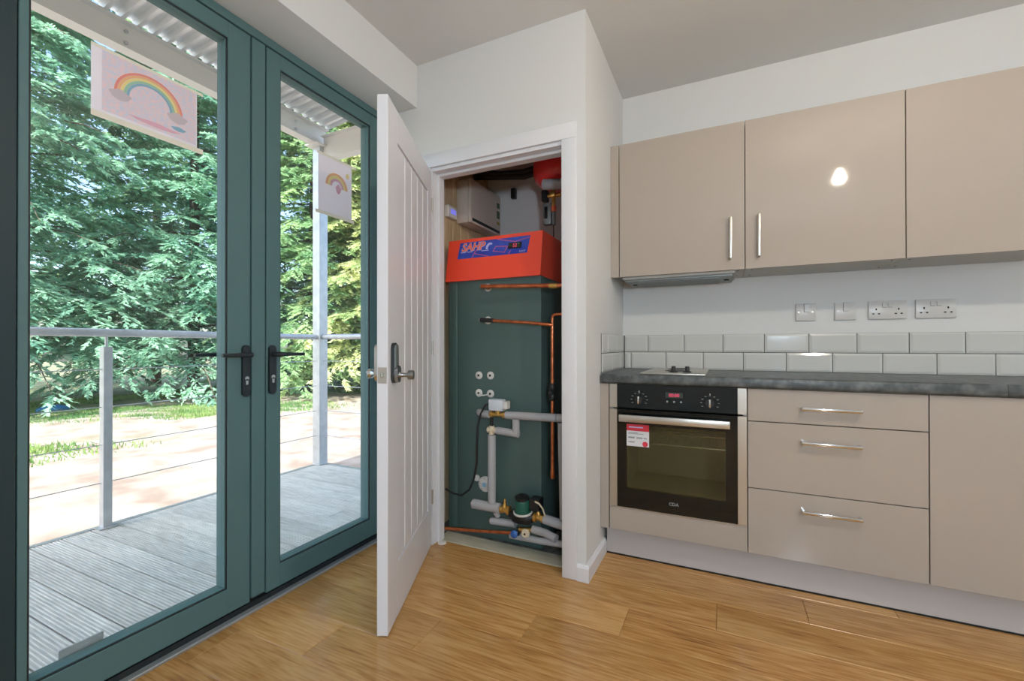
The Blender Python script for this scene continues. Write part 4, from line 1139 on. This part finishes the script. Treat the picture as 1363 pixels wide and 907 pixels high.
# ================================================================== OUTDOORS
DZ = -0.03
dk = thing('deck', 'weathered grooved timber balcony deck', 'deck', (-2.6, 1.0, DZ - 0.15), kind=S)
DX0, DX1, BW = -3.335, -1.80, 0.1255
def deck_board(x0, x1, y0):
    key = ('deck', round(x1 - x0, 3))
    w = BW - 0.006
    if key not in pm_cache:
        prof = [(0, -0.026), (w, -0.026)]
        n = 8
        top = []
        rw = (w - 0.012) / n
        top.append((0.0, -0.002)); top.append((0.002, 0.0))
        for k in range(n):
            a = 0.006 + k * rw
            top += [(a + rw * 0.12, 0.0), (a + rw * 0.28, -0.0035), (a + rw * 0.72, -0.0035), (a + rw * 0.88, 0.0)]
        top += [(w - 0.002, 0.0), (w, -0.002)]
        prof = [(0, -0.026)] + top + [(w, -0.026)]
        mb = MB().prism(prof, 'x', 0, x1 - x0)
        o = mb.build('deck_board', M['deck'], None, origin=(0, 0, 0))
        pm_cache[key] = o.data
        bpy.data.objects.remove(o)
    return share(pm_cache[key], 'deck_board', (x0, y0 + 0.003, DZ), dk)
rng = random.Random(4)
yb = 0.639 - 18 * BW
i = 0
while yb < 2.78:
    if yb > 1.3 and i % 4 == 1:
        j = -2.55 + 0.3 * ((i // 4) % 3)
        deck_board(DX0, j - 0.002, yb); deck_board(j + 0.002, DX1, yb)
    else:
        deck_board(DX0, DX1, yb)
    yb += BW; i += 1
yend = yb
for x in (-3.25, -2.6, -1.9):
    B('joist', M['deck'], dk, (x - 0.025, x + 0.025, -1.62, yend, DZ - 0.15, DZ - 0.027))
B('edge_angle', M['galv'], dk, (DX0 - 0.035, DX0 - 0.002, -1.62, yend + 0.035, DZ - 0.15, DZ + 0.004))
B('edge_angle', M['galv'], dk, (DX0 - 0.002, DX1, yend + 0.002, yend + 0.035, DZ - 0.15, DZ + 0.004))

RX = -3.32
CYP = yend - 0.02                                            # return railing line
rl = thing('balcony_railing', 'galvanised tube railing with wire cables round the deck', 'railing', (RX, 0.6, DZ))
MB().tube([(RX, -1.6, 1.128), (RX, CYP - 0.045, 1.128)], 0.0235, 16).build('top_rail', M['galv'], rl, smooth=50)
MB().tube([(RX + 0.045, CYP, 1.130), (-1.805, CYP, 1.130)], 0.0235, 16).build('top_rail', M['galv'], rl, smooth=50)
for y in (1.330, -0.10, -1.5):
    po = B('post', M['galv'], rl, (RX - 0.025, RX + 0.025, y - 0.022, y + 0.022, DZ, 1.045), bev=0.002)
    MB().cyl((RX, y, 1.04), (RX, y, 1.11), 0.008, 10).build('stem', M['galv'], po, smooth=50)
    B('base_plate', M['galv'], po, (RX - 0.03, RX + 0.04, y - 0.045, y + 0.045, DZ + 0.0005, DZ + 0.008))
for z in (0.910, 0.687, 0.463, 0.238):
    MB().tube([(RX, -1.6, z), (RX, CYP - 0.045, z)], 0.003, 6).build('cable', M['galv'], rl)
    MB().tube([(RX + 0.045, CYP, z), (-1.805, CYP, z)], 0.003, 6).build('cable', M['galv'], rl)

cn = thing('canopy', 'corrugated metal canopy on pale steel beams over the deck', 'canopy', (-2.7, 1.0, DZ))
po = B('post', M['galv'], cn, (RX - 0.045, RX + 0.045, CYP - 0.045, CYP + 0.045, DZ, 2.865), bev=0.003)
B('cap_plate', M['galv_pale'], po, (RX - 0.08, RX + 0.08, CYP - 0.10, CYP + 0.07, 2.850, 2.864))
CY0 = -6.0
bm_ = B('beam', M['galv_pale'], cn, (RX - 0.045, RX + 0.045, CY0, CYP + 0.06, 2.865, 2.874), (RX - 0.045, RX + 0.045, CY0, CYP + 0.06, 3.026, 3.035), (RX - 0.004, RX + 0.004, CY0, CYP + 0.06, 2.874, 3.026))
for y in (1.42, 2.62):
    for z in (2.915, 2.985):
        MB().cyl((RX + 0.004, y, z), (RX + 0.014, y, z), 0.012, 8).build('bolt', M['galv'], bm_)
B('end_beam', M['galv_pale'], cn, (RX + 0.046, -1.805, CYP - 0.04, CYP + 0.04, 2.727, 2.735), (RX + 0.046, -1.805, CYP - 0.04, CYP + 0.04, 2.935, 2.943), (RX + 0.046, -1.805, CYP - 0.004, CYP + 0.004, 2.735, 2.935))
B('wall_plate', M['galv_pale'], cn, (-1.87, -1.805, CY0, CYP + 0.06, 3.06, 3.18))
# corrugated sheet: trapezoid ribs running from the wall to the front beam
pitch, dep, th = 0.082, 0.034, 0.001
v, f = [], []
ny = int((CYP + 0.12 - CY0) / pitch)
prof = []
for k in range(ny):
    y = CY0 + k * pitch
    prof += [(y, 0.0), (y + 0.022, 0.0), (y + 0.034, dep), (y + 0.070, dep)]
prof.append((CY0 + ny * pitch, 0.0))
for (x, zb) in ((RX + 0.005, 3.030), (-1.805, 3.190)):
    for dz in (0.0, th):
        for (y, z) in prof:
            v.append((x, y, zb + 0.006 + z + dz))
n = len(prof)
for k in range(n - 1):
    f += [(k, k + 1, 2 * n + k + 1, 2 * n + k), (n + k, 3 * n + k, 3 * n + k + 1, n + k + 1)]
    f += [(k, n + k, n + k + 1, k + 1), (2 * n + k, 2 * n + k + 1, 3 * n + k + 1, 3 * n + k)]
MB().add(v, f).build('corrugated_sheet', M['sheet'], cn)

# ---- ground
gmt = bpy.data.materials.new('sand_and_grass_ground')
gmt.use_nodes = True
nt = gmt.node_tree
p = nt.nodes['Principled BSDF']
p.inputs['Roughness'].default_value = 0.95
tc = nt.nodes.new('ShaderNodeTexCoord')
n1 = nt.nodes.new('ShaderNodeTexNoise'); n1.inputs['Scale'].default_value = 2.2; n1.inputs['Detail'].default_value = 8
nt.links.new(tc.outputs['Object'], n1.inputs['Vector'])
r1 = nt.nodes.new('ShaderNodeValToRGB')
r1.color_ramp.elements[0].color = srgb(140, 124, 112); r1.color_ramp.elements[0].position = 0.34
r1.color_ramp.elements[1].color = srgb(176, 164, 154); r1.color_ramp.elements[1].position = 0.62
nt.links.new(n1.outputs['Fac'], r1.inputs[0])
n2 = nt.nodes.new('ShaderNodeTexNoise'); n2.inputs['Scale'].default_value = 0.35; n2.inputs['Detail'].default_value = 5
nt.links.new(tc.outputs['Object'], n2.inputs['Vector'])
sep = nt.nodes.new('ShaderNodeSeparateXYZ')
nt.links.new(tc.outputs['Object'], sep.inputs[0])
ma = nt.nodes.new('ShaderNodeMath'); ma.operation = 'MULTIPLY_ADD'      # further from the house: more turf
nt.links.new(sep.outputs[0], ma.inputs[0]); ma.inputs[1].default_value = -0.055; ma.inputs[2].default_value = -0.70
m2 = nt.nodes.new('ShaderNodeMath'); m2.operation = 'ADD'
nt.links.new(n2.outputs['Fac'], m2.inputs[0]); nt.links.new(ma.outputs[0], m2.inputs[1])
r2_ = nt.nodes.new('ShaderNodeValToRGB')
r2_.color_ramp.elements[0].position = 0.42; r2_.color_ramp.elements[0].color = (0, 0, 0, 1)
r2_.color_ramp.elements[1].position = 0.56; r2_.color_ramp.elements[1].color = (1, 1, 1, 1)
nt.links.new(m2.outputs[0], r2_.inputs[0])
n3 = nt.nodes.new('ShaderNodeTexNoise'); n3.inputs['Scale'].default_value = 3; n3.inputs['Detail'].default_value = 6
nt.links.new(tc.outputs['Object'], n3.inputs['Vector'])
r3 = nt.nodes.new('ShaderNodeValToRGB')
r3.color_ramp.elements[0].color = srgb(112, 126, 92); r3.color_ramp.elements[0].position = 0.35
r3.color_ramp.elements[1].color = srgb(156, 148, 118); r3.color_ramp.elements[1].position = 0.68
nt.links.new(n3.outputs['Fac'], r3.inputs[0])
mx = nt.nodes.new('ShaderNodeMix'); mx.data_type = 'RGBA'
nt.links.new(r2_.outputs[0], mx.inputs[0]); nt.links.new(r1.outputs[0], mx.inputs[6]); nt.links.new(r3.outputs[0], mx.inputs[7])
nt.links.new(mx.outputs[2], p.inputs['Base Color'])
nrs = np.random.default_rng(11)
GZ = -0.50
nx_, ny_ = 110, 110
xs = np.concatenate([np.linspace(-60, -26, 20), np.linspace(-25.5, 12, 90)])
ys = np.concatenate([np.linspace(-30, -2, 30), np.linspace(-1.6, 30, 80)])
X, Y = np.meshgrid(xs, ys, indexing='ij')
amp = np.where((X < -3.8) | (Y > 3.2), 1.0, 0.2)
Z = GZ + amp * (0.03 * np.sin(X * 0.9 + 1.3 * np.sin(Y * 0.7)) + 0.02 * nrs.standard_normal(X.shape))
V = np.stack([X, Y, Z], -1).reshape(-1, 3)
idx = np.arange(110 * 110).reshape(110, 110)
Fq = np.stack([idx[:-1, :-1], idx[1:, :-1], idx[1:, 1:], idx[:-1, 1:]], -1).reshape(-1, 4)
# leave out the house footprint
cx = X[:-1, :-1].reshape(-1); cyy = Y[:-1, :-1].reshape(-1)
keep = ~((cx > -1.6) & (cx < 2.6) & (cyy > -2.8) & (cyy < 2.4))
me = bpy.data.meshes.new('ground')
me.from_pydata(V.tolist(), [], Fq[keep].tolist())
me.polygons.foreach_set('use_smooth', [True] * len(me.polygons))
me.materials.append(gmt)
gr = bpy.data.objects.new('ground', me)
COL.objects.link(gr)
tag(gr, 'sandy ground turning to patchy grass below the balcony', 'ground', kind=S)
tag(B('wall_foundation', M['grout'], None, (-1.80, 3.0, -3.2, 2.8, -0.7, -0.12)), 'house base under the floor, out of sight', 'foundation', kind=S)

# ---- quads from arrays (leaves, blades)
def quad_object(name, V4, mt, parent=None, origin=(0, 0, 0)):
    """V4: (n,4,3) array of quads"""
    n = len(V4)
    o_ = np.array(origin, float)
    me = bpy.data.meshes.new(name)
    me.vertices.add(n * 4)
    me.vertices.foreach_set('co', (V4.reshape(-1, 3) - o_).astype(np.float32).ravel())
    me.loops.add(n * 4)
    me.loops.foreach_set('vertex_index', np.arange(n * 4, dtype=np.int32))
    me.polygons.add(n)
    me.polygons.foreach_set('loop_start', np.arange(0, n * 4, 4, dtype=np.int32))
    me.polygons.foreach_set('loop_total', np.full(n, 4, dtype=np.int32))
    me.update(calc_edges=True)
    me.materials.append(mt)
    o = bpy.data.objects.new(name, me)
    COL.objects.link(o)
    if parent is not None:
        o.parent = parent
    else:
        o.location = origin
    return o

def unit(a):
    return a / np.maximum(np.linalg.norm(a, axis=-1, keepdims=True), 1e-9)

M['leaf_blue'] = leaf_mat('blue_green_foliage', srgb(118, 170, 146), srgb(188, 226, 198), 0.48)
M['leaf_mid'] = leaf_mat('mid_green_foliage', srgb(124, 170, 126), srgb(198, 222, 170), 0.48)
M['leaf_pale'] = leaf_mat('pale_yellow_green_foliage', srgb(160, 186, 128), srgb(232, 234, 182), 0.48)
M['bark'] = mat('brown_bark', (0.09, 0.065, 0.05, 1), 0.9, noise=(9, (0.16, 0.12, 0.09, 1), 0.4, 0.7), bump=(30, 0.5))

def conifer(label, x, y, height, rad, leaf, seed, skirt=0.6, nbr=230, droop=0.42, nt_=28, nk=12):
    g = np.random.default_rng(seed)
    base = np.array([x, y, GZ - 0.03])
    t = thing('conifer_tree', label, 'tree', tuple(base), group='conifers beyond the railing')
    # branches
    tt = np.sort(g.random(nbr)) ** 1.15
    h = skirt + (height * 0.97 - skirt) * tt
    L = rad * (1 - tt) ** 0.75 * g.uniform(0.72, 1.12, nbr) + 0.25
    az = g.random(nbr) * 2 * np.pi
    rise = g.uniform(0.05, 0.28, nbr)
    dr_ = droop * g.uniform(0.7, 1.3, nbr)
    d = np.stack([np.cos(az), np.sin(az)], -1)
    # twigs along the branches
    s = g.uniform(0.08, 1.0, (nbr, nt_)) ** 0.85
    pos = np.zeros((nbr, nt_, 3))
    pos[..., 0] = d[:, None, 0] * L[:, None] * s
    pos[..., 1] = d[:, None, 1] * L[:, None] * s
    pos[..., 2] = h[:, None] + L[:, None] * (rise[:, None] * s - dr_[:, None] * s ** 2)
    side = np.where(g.random((nbr, nt_)) < 0.5, -1.0, 1.0)
    lat = np.stack([-d[:, 1], d[:, 0]], -1)[:, None, :] * side[..., None]
    fwd = np.broadcast_to(d[:, None, :], lat.shape)
    mixw = g.uniform(0.45, 1.0, (nbr, nt_, 1))
    td = np.concatenate([fwd * 0.75 + lat * mixw, (rise[:, None] - 2 * dr_[:, None] * s)[..., None] * 0.8 - 0.12 + g.normal(0, 0.10, (nbr, nt_, 1))], -1)
    td = unit(td)
    tl = (0.22 + 0.30 * L[:, None] * (1.1 - s)) * g.uniform(0.6, 1.15, (nbr, nt_))
    tl = np.clip(tl, 0.15, 1.0)
    # leaflets along the twigs
    q = (np.arange(nk)[None, None, :] + g.random((nbr, nt_, nk))) / nk
    c = pos[:, :, None, :] + td[:, :, None, :] * (tl[:, :, None] * q)[..., None]
    c[..., 2] -= 0.10 * (q ** 2) * tl[:, :, None]
    sd = np.where(np.arange(nk) % 2 == 0, 1.0, -1.0)[None, None, :, None]
    upv = np.array([0, 0, 1.0])
    latt = unit(np.cross(td, upv))[:, :, None, :]
    ld = unit(td[:, :, None, :] * 0.9 + latt * sd * g.uniform(0.3, 0.9, (nbr, nt_, nk, 1)) + g.normal(0, 0.22, (nbr, nt_, nk, 3)))
    ll = (0.10 + 0.12 * g.random((nbr, nt_, nk, 1)))
    w = unit(np.cross(ld, upv + g.normal(0, 0.45, ld.shape))) * ll * 0.17
    a, b = c - ld * ll * 0.25, c + ld * ll * 0.75
    mid = c + ld * ll * 0.22
    V4 = np.stack([a, mid + w, b, mid - w], -2).reshape(-1, 4, 3)
    o = quad_object('foliage', V4, M[leaf], t)
    o['kind'] = 'stuff'
    tr = MB().tube([(x, y, GZ - 0.03), (x + 0.04, y, height * 0.35), (x, y + 0.05, height * 0.7), (x, y, height * 0.94)], [0.17, 0.13, 0.08, 0.02], 10)
    pick = np.linspace(0, nbr - 1, 46).astype(int)
    trunk = tr.build('trunk', M['bark'], t, smooth=60)
    bb = MB()
    for k in pick:
        pts = []
        for s_ in (0.0, 0.35, 0.7, 0.95):
            pts.append((x + d[k, 0] * L[k] * s_, y + d[k, 1] * L[k] * s_, GZ + h[k] + L[k] * (rise[k] * s_ - dr_[k] * s_ ** 2)))
        bb.tube(pts, [0.035, 0.026, 0.016, 0.005], 5)
    bo_ = bb.build('branches', M['bark'], t, smooth=60)
    bo_['kind'] = 'stuff'
    return t

conifer('dark blue-green conifer at the far left, behind the railing post', -16.4, 4.6, 17.0, 3.9, 'leaf_blue', 1, 1.45, 480)
conifer('tall blue-green conifer right of the railing post, under the drawing', -15.4, 8.4, 16.0, 3.6, 'leaf_blue', 2, 1.05, 480)
conifer('mid-green conifer behind the left door handle', -12.6, 10.6, 14.0, 3.1, 'leaf_mid', 3, 0.75, 420)
conifer('pale yellow-green conifer left of the corner post', -10.6, 11.3, 12.0, 2.6, 'leaf_pale', 4, 0.7, 420)
conifer('pale conifer between corner post and white door', -10.0, 13.6, 12.5, 2.8, 'leaf_pale', 5, 0.75, 420)
conifer('rear mid-green conifer filling the gap behind the left trees', -20.5, 9.8, 18.0, 4.2, 'leaf_mid', 6, 2.2, 280, nt_=26, nk=9)
conifer('rear mid-green conifer behind the pale trees', -15.0, 15.4, 15.0, 4.0, 'leaf_mid', 7, 0.8, 260, nt_=26, nk=9)
conifer('outermost left conifer mostly hidden by the door frame', -15.4, 0.4, 13.0, 3.6, 'leaf_blue', 8, 1.8, 280, nt_=26, nk=9)
conifer('outermost right conifer mostly hidden by the white door', -8.4, 16.0, 12.0, 3.0, 'leaf_mid', 9, 0.8, 220, nt_=26, nk=9)
conifer('far conifer seen between the two left trees', -22.5, 6.4, 19.0, 4.4, 'leaf_blue', 10, 2.4, 280, nt_=26, nk=9)

# ---- grass tufts
g = np.random.default_rng(21)
N = 150000
gx = g.uniform(-17, -8.0, N); gy = g.uniform(0.5, 13, N)
dens = np.zeros(N)
for k in range(7):
    a_, b_, c_ = g.normal(0, 1.1, 2).tolist() + [g.random() * 6.28]
    dens += np.sin(gx * a_ + gy * b_ + c_)
dens = np.clip(dens * 0.35 + 0.15 - (gy - 5) * 0.06, 0, 1)
kp_ = g.random(N) < np.clip((-gx - 7.8) * 0.4, 0, 1) * dens
gx, gy = gx[kp_], gy[kp_]
n = len(gx)
ht = g.uniform(0.03, 0.085, n)
aa = g.random(n) * np.pi
c = np.stack([gx, gy, np.full(n, GZ - 0.01)], -1)
wv = np.stack([np.cos(aa), np.sin(aa), np.zeros(n)], -1) * 0.011
tip = c + np.stack([g.normal(0, 0.03, n), g.normal(0, 0.03, n), ht], -1)
V4 = np.stack([c - wv, c + wv, tip + wv * 0.15, tip - wv * 0.15], -2)
M['grass'] = leaf_mat('grass_blades', srgb(92, 138, 84), srgb(150, 176, 104), 0.3)
tag(quad_object('grass', V4, M['grass'], None, (-12, 7, GZ)), 'patchy green grass between the sand and the trees', 'grass', kind='stuff')
# ---- small blue sheet on the ground under the left tree
bs = MB()
pts = []
g2 = random.Random(3)
for k in range(14):
    a = 2 * math.pi * k / 14
    pts.append((-14.4 + 0.16 * math.cos(a) * g2.uniform(0.8, 1.15), 4.75 + 0.30 * math.sin(a) * g2.uniform(0.85, 1.1)))
vv_ = [(x, y, GZ - 0.02) for x, y in pts] + [(x, y, GZ + 0.07 + g2.uniform(0, 0.02)) for x, y in pts] + [(-14.4 + (x + 14.4) * 0.5, 4.75 + (y - 4.75) * 0.5, GZ + 0.13 + g2.uniform(0, 0.03)) for x, y in pts] + [(-14.4, 4.75, GZ + 0.15)]
ff = []
for k in range(14):
    j = (k + 1) % 14
    ff += [(k, j, 14 + j, 14 + k), (14 + k, 14 + j, 28 + j, 28 + k), (28 + k, 28 + j, 42)]
ff.append(tuple(reversed(range(14))))
bs.add(vv_, ff)
tag(bs.build('blue_tarpaulin', mat('blue_plastic_sheet', srgb(60, 128, 190), 0.5), None, smooth=50), 'small crumpled blue sheet lying under the left trees', 'tarpaulin')
